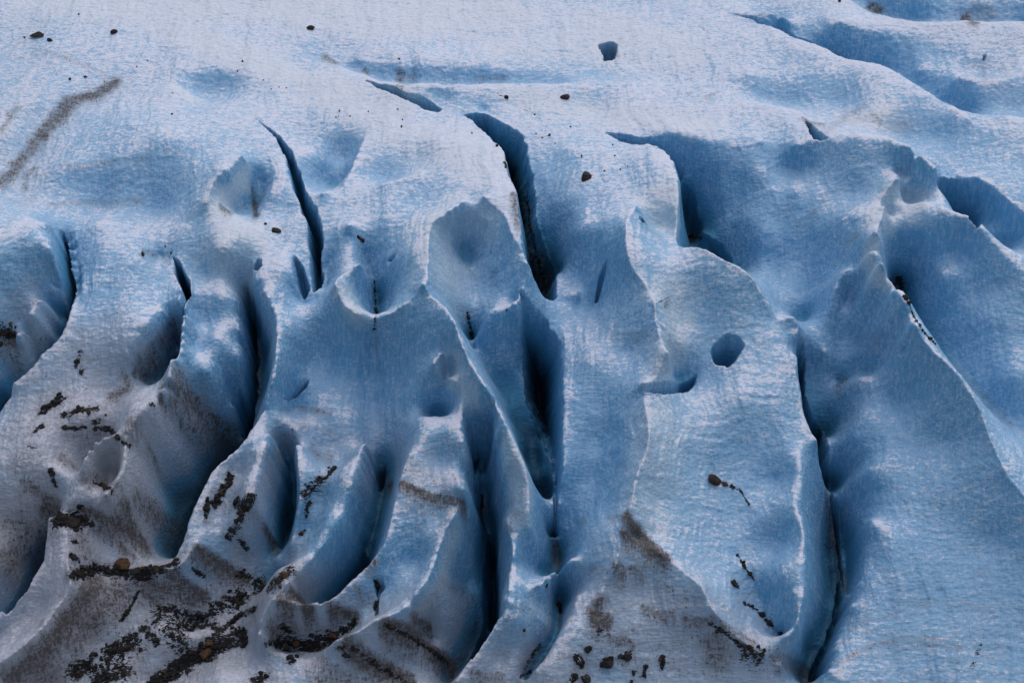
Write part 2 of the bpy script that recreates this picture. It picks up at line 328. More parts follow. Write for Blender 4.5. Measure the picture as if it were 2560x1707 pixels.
surf1 = lambda X, Y: base(Y) + sampG(X, Y)

# ------------------------------------------------------------------ stage 2: fine grid, crevasses carved into it
NU, NV = 1400, 1250
KK = 0.0047
ui = np.linspace(-60.0, 60.0, NU)
vj = np.linspace(-46.0, 92.0, NV)
vj = np.concatenate([vj, 92.0 + np.cumsum(np.linspace(.2, 3.0, 34))])
ui = np.concatenate([(-60 - np.cumsum(np.linspace(.3, 4, 22)))[::-1], ui, 60 + np.cumsum(np.linspace(.3, 4, 22))])
vj = np.concatenate([(-46 - np.cumsum(np.linspace(.3, 2, 14)))[::-1], vj])
U, V = np.meshgrid(ui, vj)
X = U * (1 + V * KK); Y = V
NV, NU = X.shape
H = sampG(X, Y)
def blur(a, r):
    for ax in (0, 1):
        for _ in range(2):
            p = np.pad(a, [(r + 1, r) if k == ax else (0, 0) for k in (0, 1)], mode='edge')
            c = np.cumsum(p, axis=ax)
            a = (np.take(c, np.arange(2 * r + 1, c.shape[ax]), ax) - np.take(c, np.arange(0, c.shape[ax] - 2 * r - 1), ax)) / (2 * r + 1)
    return a
H += np.clip(1.1 * (H - blur(H, 6)), -.5, .5) + np.clip(0.35 * (H - blur(H, 22)), -.6, .6)     # crisp up crests and lips
B22 = H - blur(H, 22)
for i0, n, c in LID:                          # sharp arrises along the crest and trough lines
    if c > .27 or n < 3: continue
    pl = np.stack([CX[i0:i0 + n], CY[i0:i0 + n]], 1)
    x0, x1, y0, y1 = pl[:, 0].min() - 2.5, pl[:, 0].max() + 2.5, pl[:, 1].min() - 2.5, pl[:, 1].max() + 2.5
    j0, j1 = np.searchsorted(vj, [y0, y1]); us = [x / (1 + y * KK) for x in (x0, x1) for y in (y0, y1)]
    a0, a1 = np.searchsorted(ui, [min(us), max(us)])
    if j1 - j0 < 2 or a1 - a0 < 2: continue
    q = (slice(j0, j1), slice(a0, a1))
    nx = X[q] + .14 * fbm(X[q] * .7, Y[q] * .7, 400 + i0 % 50, 3); ny = Y[q] + .14 * fbm(X[q] * .7, Y[q] * .7, 460 + i0 % 50, 3)
    d = np.full(nx.shape, 1e9)
    for k in range(n - 1): d = np.minimum(d, seg_dist(nx, ny, pl[k, 0], pl[k, 1], pl[k + 1, 0], pl[k + 1, 1]))
    H[q] += np.exp(-d / .55) * np.clip(.55 * B22[q], -.45, .6) * _sm((2.5 - d) / 1.5)
H0 = H.copy()
DEEP_SHADE = np.clip((blur(H, 34) - H - 1.8) / 4.6, 0, .6)  # gully depth, drives the shade painted into the ice colour

def bbox_slice(pts, pad):
    x0, x1 = pts[:, 0].min() - pad, pts[:, 0].max() + pad
    y0, y1 = pts[:, 1].min() - pad, pts[:, 1].max() + pad
    j0, j1 = np.searchsorted(vj, [y0, y1])
    u = [x / (1 + y * KK) for x in (x0, x1) for y in (y0, y1)]
    i0, i1 = np.searchsorted(ui, [min(u), max(u)])
    return slice(max(j0 - 1, 0), min(j1 + 2, NV)), slice(max(i0 - 1, 0), min(i1 + 2, NU))

CARVE = []
def carve(depth, k, pts, rough=0.25): CARVE.append((depth, k, pts, rough))
carve(8,5,[(637,298),(689,344),(719,413),(734,474),(761,543),(769,600),(777,664),(782,727),(800,712),(806,690),(806,640),(812,600),(795,535),(772,490),(754,440),(727,378),(700,342)])
carve(9,3.2,[(1155,285),(1181,302),(1227,344),(1258,383),(1268,432),(1292,497),(1300,574),(1312,664),(1342,714),(1373,749),(1395,742),(1391,672),(1361,596),(1345,536),(1338,478),(1332,432),(1318,383),(1308,335),(1265,312),(1211,282)])
carve(3,3,[(1697,470),(1695,509),(1693,565),(1698,612),(1743,630),(1797,660),(1815,674),(1835,645),(1800,600),(1765,575),(1750,530),(1735,470),(1712,440)])
carve(2,3,[(1510,331),(1567,352),(1621,365),(1659,388),(1690,440),(1712,430),(1690,385),(1640,350),(1560,333)])
carve(7,3,[(1302,737),(1297,790),(1300,844),(1304,932),(1319,997),(1346,1074),(1364,1126),(1388,1190),(1398,1200),(1404,1100),(1405,1000),(1406,921),(1403,860),(1365,800),(1327,765)])
carve(6,8,[(616,706),(609,745),(616,806),(616,882),(602,950),(590,1016),(600,1074),(616,1098),(628,1060),(640,980),(642,880),(636,800),(630,740)])
carve(6,11,[(144,570),(134,599),(141,653),(150,700),(158,760),(160,800),(178,768),(185,714),(171,653),(163,588),(155,572)],.1)
carve(6,12,[(432,641),(436,684),(459,737),(463,760),(448,818),(440,882),(432,915),(440,910),(453,898),(459,825),(467,760),(478,741),(474,703),(448,653)],.12)
carve(1.5,4,[(646,648),(634,672),(646,684),(658,668),(655,650)],.1)
carve(2.5,4,[(734,636),(758,668),(775,722),(757,743),(741,714),(732,670)],.15)
carve(2.5,6,[(1181,1074),(1177,1110),(1181,1160),(1187,1218),(1194,1216),(1191,1160),(1199,1130),(1189,1096)],.08)
carve(3.5,4,[(1231,1316),(1245,1339),(1247,1432),(1253,1512),(1247,1545),(1225,1560),(1215,1500),(1228,1420),(1220,1340)],.15)
carve(2,4,[(933,1170),(962,1160),(960,1210),(940,1215)],.15)
carve(7,9,[(1992,850),(1990,902),(1993,948),(1999,990),(2007,1043),(2026,1093),(2042,1130),(2060,1190),(2080,1225),(2074,1200),(2070,1107),(2060,1074),(2035,1036),(2018,978),(2018,900),(2008,850)],.15)
carve(6,7,[(2080,1220),(2074,1240),(2092,1330),(2105,1420),(2118,1480),(2120,1400),(2112,1321),(2102,1271)],.15)
carve(2.5,2.5,[(2328,440),(2350,478),(2405,548),(2440,588),(2452,550),(2455,505),(2449,484),(2391,448),(2340,434)],.1)
carve(1.6,5,[(2012,304),(2024,335),(2034,354),(2070,354),(2050,335),(2030,314)],.1)
carve(2,5,[(1498,112),(1520,106),(1544,112),(1537,148),(1510,148)],.3)
carve(1.4,6,[(1598,541),(1608,543),(1614,553),(1606,558),(1598,552)],.05)
carve(2.6,3,[(1818,834),(1850,842),(1860,868),(1843,900),(1818,918),(1782,902),(1780,868),(1795,850)],.22)
carve(1.0,2,[(2273,846),(2262,860),(2240,885),(2246,898),(2262,890),(2272,868)],.08)
carve(1.2,6,[(699,997),(720,965),(745,950),(772,944),(768,960),(740,985)],.06)
carve(.7,5,[(970,653),(975,642),(991,633),(988,644),(978,653)],.05)
carve(1.4,6,[(1487,749),(1492,710),(1505,670),(1518,645),(1519,670),(1508,705),(1496,745)],.06)
carve(1.6,5,[(1602,988),(1632,965),(1678,953),(1700,948),(1725,943),(1743,930),(1736,960),(1709,982),(1660,986),(1630,988)],.1)
carve(1.6,5,[(910,205),(967,217),(1017,236),(1059,248),(1105,274),(1097,280),(1059,276),(1017,252),(967,233)],.1)
carve(.9,4,[(930,1445),(955,1440),(962,1465),(948,1480),(945,1530),(935,1535),(942,1490)],.08)
carve(.8,5,[(1397,1505),(1406,1500),(1407,1525),(1398,1527)],.05)
carve(.8,5,[(2458,140),(2464,140),(2462,155),(2457,153)],.05)
carve(5,3.5,[(178,775),(168,818),(153,852),(107,898),(76,936),(42,971),(31,997),(0,1035),(-25,1035),(15,975),(55,930),(100,885),(140,840),(160,790)],.15)
carve(5.5,3,[(666,1037),(620,1109),(535,1200),(490,1291),(463,1368),(442,1404),(422,1398),(436,1340),(466,1260),(516,1170),(566,1110),(600,1095),(640,1060)],.2)
carve(4.5,3,[(122,1345),(111,1414),(76,1480),(20,1545),(5,1525),(45,1460),(72,1390),(88,1330),(110,1305)],.2)
carve(5,3,[(1250,1314),(1247,1375),(1254,1451),(1258,1522),(1265,1537),(1220,1602),(1178,1664),(1160,1664),(1186,1610),(1210,1560),(1200,1500),(1208,1430),(1210,1360),(1222,1320)],.2)
carve(3,2.5,[(930,1415),(914,1434),(868,1476),(835,1507),(800,1521),(796,1505),(845,1458),(880,1408),(908,1365)],.15)
carve(2.8,2,[(747,1185),(738,1260),(718,1330),(702,1366),(688,1352),(698,1280),(710,1200),(712,1140),(730,1125)],.15)
carve(6,5,[(2120,1478),(2127,1499),(2108,1549),(2080,1618),(2074,1656),(2060,1692),(2025,1692),(2040,1640),(2070,1580),(2090,1500),(2100,1440)],.2)
carve(4,4,[(1388,1180),(1382,1250),(1382,1330),(1390,1335),(1393,1290),(1398,1222),(1402,1130)],.1)
carve(.7,2,[(1820,36),(1913,66),(1982,100),(2043,120),(2112,151),(2200,172),(2150,150),(2080,122),(2000,90),(1900,52)],.2)

carve(6,4,[(2104,1241),(2120,1262),(2150,1300),(2165,1318),(2162,1376),(2143,1452),(2127,1498),(2112,1470),(2108,1400),(2104,1320)],.12)

for ci, (depth, k, pts, rough) in enumerate(CARVE):
    poly = march(resample(list(pts) + [pts[0]], 14.0), surf1)[:, :2]
    sj, si = bbox_slice(poly, 0.6)
    x, y = X[sj, si], Y[sj, si]
    nx = x + rough * fbm(x * 0.9, y * 0.9, 50 + ci, 4, .6); ny = y + rough * fbm(x * 0.9, y * 0.9, 80 + ci, 4, .6)
    d = np.full(x.shape, 1e9); ins = np.zeros(x.shape, bool)
    for a in range(len(poly) - 1):
        ax, ay = poly[a]; bx, by = poly[a + 1]
        d = np.minimum(d, seg_dist(nx, ny, ax, ay, bx, by))
        if ay != by:
            c = ((ay > ny) != (by > ny)) & (nx < (bx - ax) * (ny - ay) / (by - ay) + ax)
            ins ^= c
    sd = np.where(ins, d, -d)
    p = np.clip(sd, 0, None) * k
    cut = depth * (1 - np.exp(-p / depth * 1.25))
    H[sj, si] -= cut * HS ** .5
    DEEP_SHADE[sj, si] = np.maximum(DEEP_SHADE[sj, si], np.clip((cut - .2) / 4.6, 0, 1.2))  # crevasse depth feeds the same painted darkness


# ------------------------------------------------------------------ stage 3: natural roughness
gyH, gxH = np.gradient(H)
slope = np.hypot(gxH / np.gradient(X, axis=1), gyH / np.gradient(Y, axis=0))
steep = _sm((slope - 0.5) / 1.2)
wx = X + 1.5 * fbm(X * .2, Y * .2, 5, 2); wy = Y + 1.5 * fbm(X * .2, Y * .2, 9, 2)
H += 0.55 * fbm(X * .11, Y * .11, 21, 3) * .8
rip = np.abs(vnoise(wx * 1.1, wy * 2.1, 31)) + .6 * np.abs(vnoise(wx * 2.3, wy * 4.0, 32))      # melt scallops
H += (0.055 * rip) * (1 - .6 * steep)
H += 0.05 * fbm(wx * 2.6, wy * 3.4, 41, 3, .6)
H += 0.24 * fbm(wx * .70, wy * .085, 71, 3) + 0.10 * np.abs(fbm(wx * 1.9, wy * .22, 75, 3))        # flow lines running down the ice
H += 0.07 * fbm(wx * .25 + wy * .3, wy * 1.9, 78, 3)                                               # layering across it
H += 0.25 * steep * fbm(X * .8, Y * .8, 61, 3, .55)

Z = base(Y) + H

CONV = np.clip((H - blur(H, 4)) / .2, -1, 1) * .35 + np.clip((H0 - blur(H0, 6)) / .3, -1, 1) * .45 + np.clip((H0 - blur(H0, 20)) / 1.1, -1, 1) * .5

def surf2(x, y):
    u = x / (1 + y * KK)
    fi = np.interp(u, ui, np.arange(NU)); fj = np.interp(y, vj, np.arange(NV))
    i = np.clip(np.floor(fi).astype(np.int32), 0, NU - 2); j = np.clip(np.floor(fj).astype(np.int32), 0, NV - 2)
    tx = fi - i; ty = fj - j
    return (Z[j, i] * (1 - tx) + Z[j, i + 1] * tx) * (1 - ty) + (Z[j + 1, i] * (1 - tx) + Z[j + 1, i + 1] * tx) * ty

# ------------------------------------------------------------------ stage 4: what lies in and on the ice, plus painted depth shade (per-vertex amounts)
LAY = {n: np.zeros_like(H) for n in ('dirt', 'grit', 'pale', 'blue', 'silt')}
LAY['deep'] = DEEP_SHADE; LAY['crest'] = CONV
PAINT = []
def paint(layer, rad, amt, *pts): PAINT.append((layer, rad, amt, pts))
# saturated bare-ice blue, broad
paint('blue',110,.45,(300,330),(230,420),(330,470),(480,400))
paint('blue',60,.35,(800,330),(950,400),(830,380))
paint('blue',110,.55,(1500,1000),(1480,1120),(1470,1230))
paint('blue',80,.6,(1370,850),(1365,960),(1370,1080))
paint('blue',70,.55,(1240,930),(1290,1050),(1340,1180))
paint('blue',90,.4,(1000,830),(1050,930),(1030,1050))
paint('blue',100,.35,(780,820),(850,950))
paint('blue',110,.45,(1390,520),(1440,650),(1400,440))
paint('blue',130,.5,(1800,480),(1900,620),(1990,720),(2080,860))
paint('blue',130,.45,(2130,760),(2230,950),(2200,1080))
paint('blue',170,.45,(2250,1150),(2350,1300),(2250,1480),(2480,1480))
paint('blue',90,.55,(1950,1130),(1950,1250),(1940,1380))
paint('blue',60,.6,(2090,1150),(2140,1300))
paint('blue',110,.4,(2430,800),(2500,950),(2350,700))
paint('blue',80,.45,(2250,150),(2350,260),(2500,280))
paint('blue',60,.4,(1960,225),(2080,240))
paint('blue',80,.45,(280,680),(330,760),(220,700))
paint('blue',60,.4,(600,860),(570,960),(680,800))
paint('blue',50,.5,(830,1300),(860,1390),(800,1460))
paint('blue',40,.6,(690,1200),(700,1290))
paint('blue',70,.35,(1180,1380),(1180,1500))
paint('blue',60,.3,(80,620),(60,700))
paint('blue',50,.4,(1050,480),(1120,440),(980,520))
paint('blue',45,.3,(820,1220),(750,1300))
# pale, bubbly ice
paint('pale',36,1.0,(545,515),(580,480),(610,450))
paint('pale',60,.6,(620,590),(560,640),(600,690))
paint('pale',40,.9,(1660,500),(1680,550),(1640,520))
paint('pale',60,.8,(1100,600),(1130,700),(1100,680))
paint('pale',45,.6,(1150,560),(1210,560))
paint('pale',40,.8,(2240,500),(2290,510),(2210,540))
paint('pale',26,.9,(455,225),(470,240))
paint('pale',40,.8,(270,1160),(300,1180))
paint('pale',45,.8,(1670,740),(1690,840),(1670,900))
paint('pale',60,.6,(1650,1060),(1640,1160),(1620,1260))
paint('pale',26,.9,(2178,610),(2165,650),(2200,700))
paint('pale',34,.8,(1290,1130),(1295,1200),(1290,1290))
paint('pale',40,.7,(1140,930),(1175,1000))
paint('pale',35,.7,(1130,1350),(1110,1440),(1060,1520))
paint('pale',36,.6,(2150,300),(2230,300))
paint('pale',26,.7,(1497,118),(1500,135))
paint('pale',30,.8,(880,755),(900,790),(870,730))
paint('pale',70,.5,(700,30),(1000,60),(1300,40),(1000,20))
paint('pale',60,.5,(400,60),(640,150),(820,230),(1000,250))
paint('pale',30,.6,(20,880),(60,900),(100,850))
# brown groove, upper left
paint('dirt',22,.75,(285,206),(245,235),(205,245),(172,258),(150,290),(130,310),(100,342))
paint('dirt',16,0.70,(100,342),(80,372),(62,390),(30,430),(5,455))
paint('dirt',10,0.51,(62,470),(68,430),(85,420))
paint('dirt',14,0.30,(20,500),(70,510),(110,440))
paint('dirt',2.5,.45,(80,122),(130,128),(190,150),(240,170),(300,200))
paint('dirt',10,0.51,(25,285),(45,268))
paint('dirt',10,0.68,(553,517),(575,530)); paint('dirt',8,0.90,(630,470),(637,510),(641,540)); paint('dirt',7,0.42,(590,520),(570,500))
paint('dirt',10,0.68,(810,140),(840,158)); paint('dirt',10,0.59,(912,175),(918,185)); paint('dirt',12,0.68,(1000,178),(1000,215)); paint('dirt',10,0.51,(1035,185),(1020,212))
paint('dirt',6,0.42,(1190,195),(1270,188)); paint('dirt',8,0.59,(1530,112),(1540,140)); paint('dirt',6,0.35,(1545,100),(1560,92))
paint('dirt',6,0.49,(1715,232),(1725,230)); paint('dirt',7,0.49,(1765,240),(1785,235))
paint('dirt',10,0.42,(2180,285),(2200,300)); paint('dirt',16,0.35,(2160,260),(2050,340))
paint('dirt',14,0.80,(2178,15),(2200,25)); paint('dirt',16,0.80,(2415,48),(2435,55)); paint('dirt',20,0.40,(2480,30),(2440,20))
paint('dirt',3,0.68,(2005,292),(2030,305),(2060,310)); paint('dirt',5,0.42,(2430,150),(2465,150),(2458,200))
# brown bands of the crevasse walls
paint('dirt',12,0.68,(1285,450),(1290,500),(1297,560)); paint('grit',4,1,(1262,405),(1268,430))
paint('grit',10,.7,(1318,490),(1325,560),(1342,640),(1366,720)); paint('dirt',14,0.80,(1350,640),(1372,710)); paint('dirt',10,0.59,(1700,490),(1705,520)); paint('dirt',8,0.68,(1710,580),(1750,590))
paint('dirt',9,0.59,(1780,610),(1790,635)); paint('grit',4,1,(1725,590),(1755,597))
paint('dirt',7,0.68,(2095,960),(2115,945)); paint('dirt',7,0.49,(2017,890),(2012,940)); paint('dirt',9,0.68,(2066,1230),(2075,1300),(2100,1400),(2112,1470))
paint('dirt',7,0.49,(1376,1140),(1386,1155)); paint('dirt',9,0.51,(1460,1295),(1445,1305)); paint('dirt',14,0.60,(1384,1350),(1400,1410)); paint('dirt',9,0.59,(1398,1495),(1400,1560))
paint('dirt',9,0.68,(645,850),(650,950),(640,1050)); paint('dirt',8,0.59,(617,720),(615,760)); paint('dirt',12,0.51,(790,680),(795,715))
# left blocks
paint('dirt',22,0.80,(430,812),(405,840),(375,880),(345,915)); paint('dirt',12,0.68,(335,930),(370,935)); paint('dirt',12,0.64,(312,945),(325,965)); paint('dirt',14,0.75,(280,990),(318,975))
paint('dirt',34,0.70,(445,960),(480,1010),(520,1050),(570,1080)); paint('dirt',26,0.60,(430,1000),(470,1060),(540,1100)); paint('dirt',22,0.60,(330,1060),(315,1080))
paint('dirt',14,0.60,(25,880),(55,930)); paint('dirt',20,0.50,(80,830),(120,860)); paint('grit',16,.85,(8,825),(25,835)); paint('dirt',26,0.75,(15,850),(35,855)); paint('grit',7,1,(4,860))
paint('dirt',12,0.42,(185,860),(200,890),(195,930)); paint('grit',5,.7,(200,875),(192,920),(205,935)); paint('dirt',50,0.30,(120,960),(250,920),(330,1000)); paint('dirt',50,0.30,(30,800),(80,760))
paint('grit',13,.8,(153,997),(130,1012),(105,1030)); paint('grit',9,.9,(160,1037),(199,1026),(240,1022)); paint('grit',5,.85,(160,1070),(215,1070)); paint('grit',6,1,(240,1072),(270,1072),(295,1095))
paint('grit',7,.8,(88,1078),(105,1062)); paint('grit',6,.8,(235,1055),(250,1050)); paint('grit',6,.7,(375,1012),(385,1015))
paint('dirt',4,0.90,(432,935),(420,955)); paint('dirt',4,0.90,(405,965),(398,1000)); paint('dirt',4,0.68,(370,1110),(390,1150)); paint('grit',4,.9,(305,1105),(325,1120))
paint('dirt',50,0.35,(60,1150),(150,1220),(80,1280)); paint('dirt',14,0.60,(150,1140),(190,1170)); paint('grit',5,.85,(125,1175),(140,1215)); paint('grit',4,.8,(70,1115),(90,1120))
paint('dirt',10,0.68,(57,1199),(100,1230),(153,1258)); paint('dirt',18,0.80,(115,1270),(150,1275)); paint('grit',5,.9,(235,1207),(260,1215),(280,1230)); paint('dirt',16,0.60,(215,1190),(290,1215))
paint('dirt',22,0.75,(310,1260),(330,1330),(360,1370)); paint('dirt',14,0.85,(214,1278),(260,1290),(320,1325),(365,1365)); paint('dirt',12,0.68,(235,1310),(280,1345),(333,1390)); paint('dirt',28,0.55,(350,1250),(420,1310),(460,1340))
paint('dirt',4,0.90,(340,1220),(352,1260)); paint('dirt',22,0.55,(200,1330),(215,1380)); paint('grit',6,.9,(178,1390),(195,1400)); paint('grit',5,.8,(180,1350),(190,1355)); paint('grit',6,.9,(190,1280),(200,1265))
paint('grit',20,.9,(150,1300),(180,1302),(195,1300)); paint('grit',8,.9,(230,1310)); paint('dirt',50,0.55,(40,1320),(110,1350),(20,1400)); 
# dirty walls of the lower left
paint('dirt',30,0.85,(235,1460),(190,1520),(145,1580),(95,1640),(40,1680)); paint('dirt',26,0.70,(300,1470),(240,1540),(190,1600)); paint('dirt',26,0.60,(330,1450),(300,1530)); paint('dirt',24,0.75,(390,1455),(430,1475),(480,1500)); paint('dirt',11,0.90,(425,1430),(470,1460),(515,1490)); paint('dirt',20,0.75,(360,1470),(400,1510)); paint('dirt',30,0.60,(60,1690),(150,1690))
paint('dirt',13,0.95,(495,1372),(540,1400),(590,1430),(615,1445)); paint('dirt',18,0.70,(490,1390),(550,1430)); paint('grit',5,.8,(480,1420),(510,1440)); paint('grit',4,1,(345,1480),(325,1520),(305,1550))
paint('grit',12,1,(184,1436),(237,1420),(268,1428),(300,1432),(337,1430),(383,1425),(436,1409)); paint('grit',12,.85,(337,1440),(380,1440))
paint('grit',18,.8,(715,1432),(690,1455),(677,1463)); paint('grit',26,.66,(650,1470),(627,1482),(600,1490)); paint('grit',24,.68,(600,1500),(574,1505),(540,1520)); paint('grit',10,.9,(720,1420),(700,1455))
paint('grit',30,.72,(410,1545),(450,1550),(500,1560)); paint('grit',26,.66,(430,1580),(460,1620)); paint('grit',12,.8,(530,1560),(545,1570)); paint('grit',30,.7,(330,1600),(300,1620),(280,1640)); paint('grit',10,.8,(360,1570),(390,1600)); paint('grit',22,.75,(190,1675),(215,1665)); paint('grit',26,.68,(250,1690),(300,1680)); paint('grit',10,.8,(235,1637))
paint('dirt',22,0.50,(350,1640),(330,1690)); paint('dirt',20,0.50,(470,1600),(480,1630))
paint('grit',19,1,(600,1590),(560,1605),(520,1625),(480,1645),(440,1670),(395,1705)); paint('grit',8,.9,(520,1600),(560,1570),(590,1545),(640,1520))
paint('grit',8,1,(575,1190),(568,1215),(545,1240),(538,1260)); paint('grit',6,.9,(520,1255),(515,1290)); paint('grit',15,.85,(590,1255),(610,1265),(630,1250)); paint('grit',11,.85,(605,1290),(590,1320),(570,1340)); paint('grit',14,.85,(764,1237),(784,1214),(800,1200)); paint('grit',8,.8,(814,1199),(835,1170)); paint('dirt',22,0.50,(790,1130),(820,1150)); paint('grit',5,.8,(765,1290),(770,1260)); paint('grit',4,.9,(755,1335),(762,1325))
paint('dirt',12,0.42,(680,1130),(705,1140)); paint('dirt',12,0.51,(665,1130),(700,1135))
paint('dirt',9,0.90,(660,1310),(680,1350),(695,1365)); paint('dirt',20,0.35,(650,1350),(620,1400)); paint('grit',6,.8,(600,1350),(620,1375)); paint('grit',9,.7,(600,1430),(625,1445))
# low central fins
paint('dirt',15,0.95,(726,1482),(750,1500),(770,1518)); paint('dirt',12,0.90,(700,1490),(720,1505)); paint('dirt',11,0.90,(826,1512),(850,1525),(887,1532)); paint('dirt',10,0.59,(690,1535),(705,1560)); paint('dirt',18,0.70,(675,1560),(700,1590))
paint('dirt',15,1.00,(963,1555),(1000,1570),(1040,1593),(1090,1630),(1132,1662)); paint('dirt',20,0.95,(875,1614),(900,1640),(944,1662),(1021,1704)); paint('dirt',9,0.90,(1028,1535),(1050,1550),(1074,1566)); paint('grit',5,.8,(960,1560),(1040,1600),(1120,1655)); paint('grit',6,.8,(880,1620),(940,1660),(1010,1700))
paint('dirt',30,0.55,(784,1673),(830,1690),(870,1700)); paint('dirt',24,0.40,(1040,1620),(1120,1690)); paint('dirt',30,0.35,(1090,1480),(1060,1540)); paint('dirt',10,0.42,(1097,1444),(1140,1470),(1193,1493))
paint('grit',22,.8,(700,1597),(740,1608),(772,1615),(830,1597)); paint('grit',10,.9,(860,1575),(885,1560)); paint('grit',8,.8,(665,1605),(690,1610)); paint('dirt',26,0.55,(690,1580),(760,1590)); paint('grit',8,.8,(725,1650),(740,1640)); paint('grit',12,.7,(640,1700),(660,1690)); paint('grit',8,.8,(850,1620),(870,1640)); paint('grit',10,.8,(700,1560),(720,1580))
paint('dirt',6,0.90,(967,1210),(1013,1208),(1040,1222),(1078,1237),(1130,1246),(1165,1258)); paint('dirt',30,0.35,(1020,1170),(1090,1200),(1130,1220)); paint('dirt',5,0.49,(890,1212),(915,1230)); paint('dirt',5,0.42,(1130,1185),(1165,1215)); paint('dirt',14,0.60,(920,1420),(935,1405)); paint('dirt',10,0.51,(895,1460),(905,1490),(925,1490)); paint('grit',5,1,(937,1448),(945,1475),(940,1520)); paint('grit',5,.9,(1205,1250),(1203,1290),(1208,1310))
paint('dirt',5,0.49,(1265,1310),(1285,1325)); paint('dirt',4,0.49,(1280,1380),(1310,1395)); paint('dirt',4,0.49,(1275,1510),(1320,1518),(1340,1535)); paint('dirt',4,0.68,(1260,1685),(1200,1680),(1180,1670)); paint('dirt',4,0.42,(1285,1270),(1310,1285)); paint('dirt',36,0.40,(700,1080),(720,1110)); paint('grit',12,.6,(1345,1620),(1310,1670)); paint('grit',3,.9,(1300,1690),(1325,1680))
# meltwater creases with grit
paint('dirt',4,0.42,(918,640),(930,680),(938,740),(940,790),(938,830),(943,890),(948,920)); paint('grit',2.5,.8,(936,700),(938,740),(940,790),(934,830)); paint('dirt',3,0.28,(940,1000),(942,1080)); paint('grit',3,.8,(1168,780),(1176,815),(1182,840)); paint('dirt',3,0.49,(1276,790),(1280,810)); paint('grit',3,.9,(895,592),(908,603)); paint('dirt',5,0.35,(1080,620),(1085,650)); paint('dirt',3,0.42,(1165,660),(1185,690)); paint('dirt',3,0.49,(1225,685),(1245,665))
paint('grit',4,.85,(2252,725),(2270,755),(2290,800),(2310,830),(2335,858)); paint('dirt',5,0.42,(2335,858),(2391,913),(2460,985),(2530,1060)); paint('grit',11,.7,(2245,700),(2255,715))
paint('grit',3,.8,(1825,1215),(1850,1225),(1872,1260)); paint('grit',3,.75,(1843,1380),(1859,1412),(1885,1450)); paint('grit',5,.8,(1830,1455),(1845,1465)); paint('grit',4,.8,(1860,1505),(1905,1535),(1935,1570)); paint('dirt',5,0.42,(1850,1490),(1890,1475)); paint('grit',3,.9,(1605,552),(1615,560)); paint('dirt',7,0.42,(1600,560),(1650,590)); paint('dirt',2,0.68,(1660,760),(1675,745))
# brown streaks of the great fin
paint('dirt',12,1.00,(1565,1288),(1580,1315),(1605,1345),(1640,1375),(1665,1392)); paint('dirt',10,0.90,(1555,1330),(1590,1355),(1640,1385)); paint('dirt',12,0.68,(1537,1412),(1560,1430)); paint('dirt',9,0.59,(1580,1420),(1604,1438)); paint('dirt',8,0.42,(1545,1370),(1575,1385)); paint('dirt',5,0.42,(1520,1290),(1565,1285)); paint('dirt',4,0.42,(1535,1425),(1470,1410)); paint('grit',4,.5,(1650,1385),(1660,1392))
paint('dirt',16,0.95,(1488,1530),(1500,1548),(1515,1550)); paint('dirt',16,0.70,(1500,1500),(1488,1560)); paint('grit',9,.7,(1500,1575)); paint('grit',5,.9,(1774,1558),(1800,1575),(1830,1595),(1850,1612),(1880,1620)); paint('dirt',8,0.68,(1778,1540),(1830,1575),(1885,1605)); paint('dirt',36,0.60,(1790,1600),(1790,1640)); paint('dirt',7,0.68,(1710,1540),(1740,1545),(1775,1550)); paint('dirt',6,0.68,(1605,1515),(1640,1530),(1685,1530)); paint('dirt',6,0.49,(1640,1460),(1690,1470)); paint('dirt',7,0.68,(1525,1590),(1560,1600),(1580,1612)); paint('dirt',5,0.42,(1660,1650),(1710,1670)); paint('grit',18,.62,(1870,1630),(1900,1630),(1890,1655)); paint('dirt',4,0.42,(1510,1585),(1580,1600)); paint('dirt',50,0.30,(1600,1580),(1700,1640),(1560,1680)); paint('dirt',30,0.35,(1660,1440),(1720,1500))
paint('grit',6,.9,(1445,1652),(1455,1662),(1440,1640)); paint('grit',7,.9,(1465,1695)); paint('grit',9,.9,(1510,1660),(1525,1650)); paint('grit',8,.9,(1562,1640),(1575,1630)); paint('grit',4,1,(1659,1640),(1655,1665)); paint('grit',4,1,(1614,1665),(1608,1690)); paint('grit',6,.9,(1470,1622)); paint('grit',7,.8,(1440,1690),(1430,1700)); paint('grit',5,.9,(1584,1680)); paint('grit',6,.9,(1580,1703))
paint('dirt',20,0.60,(1940,1640),(1990,1670),(2030,1700))
# pinkish bands lower right
paint('dirt',6,0.45,(2089,1662),(2140,1625),(2219,1600),(2290,1592),(2353,1600),(2400,1615)); paint('dirt',5,0.35,(2215,1520),(2270,1505),(2334,1493),(2400,1500),(2487,1515)); paint('dirt',10,0.30,(2130,1640),(2250,1612),(2350,1615)); paint('dirt',4,0.42,(2165,1500),(2160,1540)); paint('dirt',5,0.35,(2110,1560),(2170,1550)); paint('dirt',4,0.35,(2150,1140),(2162,1150)); paint('dirt',40,0.25,(2450,1600),(2520,1660)); paint('dirt',4,0.35,(2435,1430),(2480,1400)); paint('grit',5,.45,(2460,1590),(2430,1670)); paint('dirt',5,0.35,(2480,695),(2540,695))
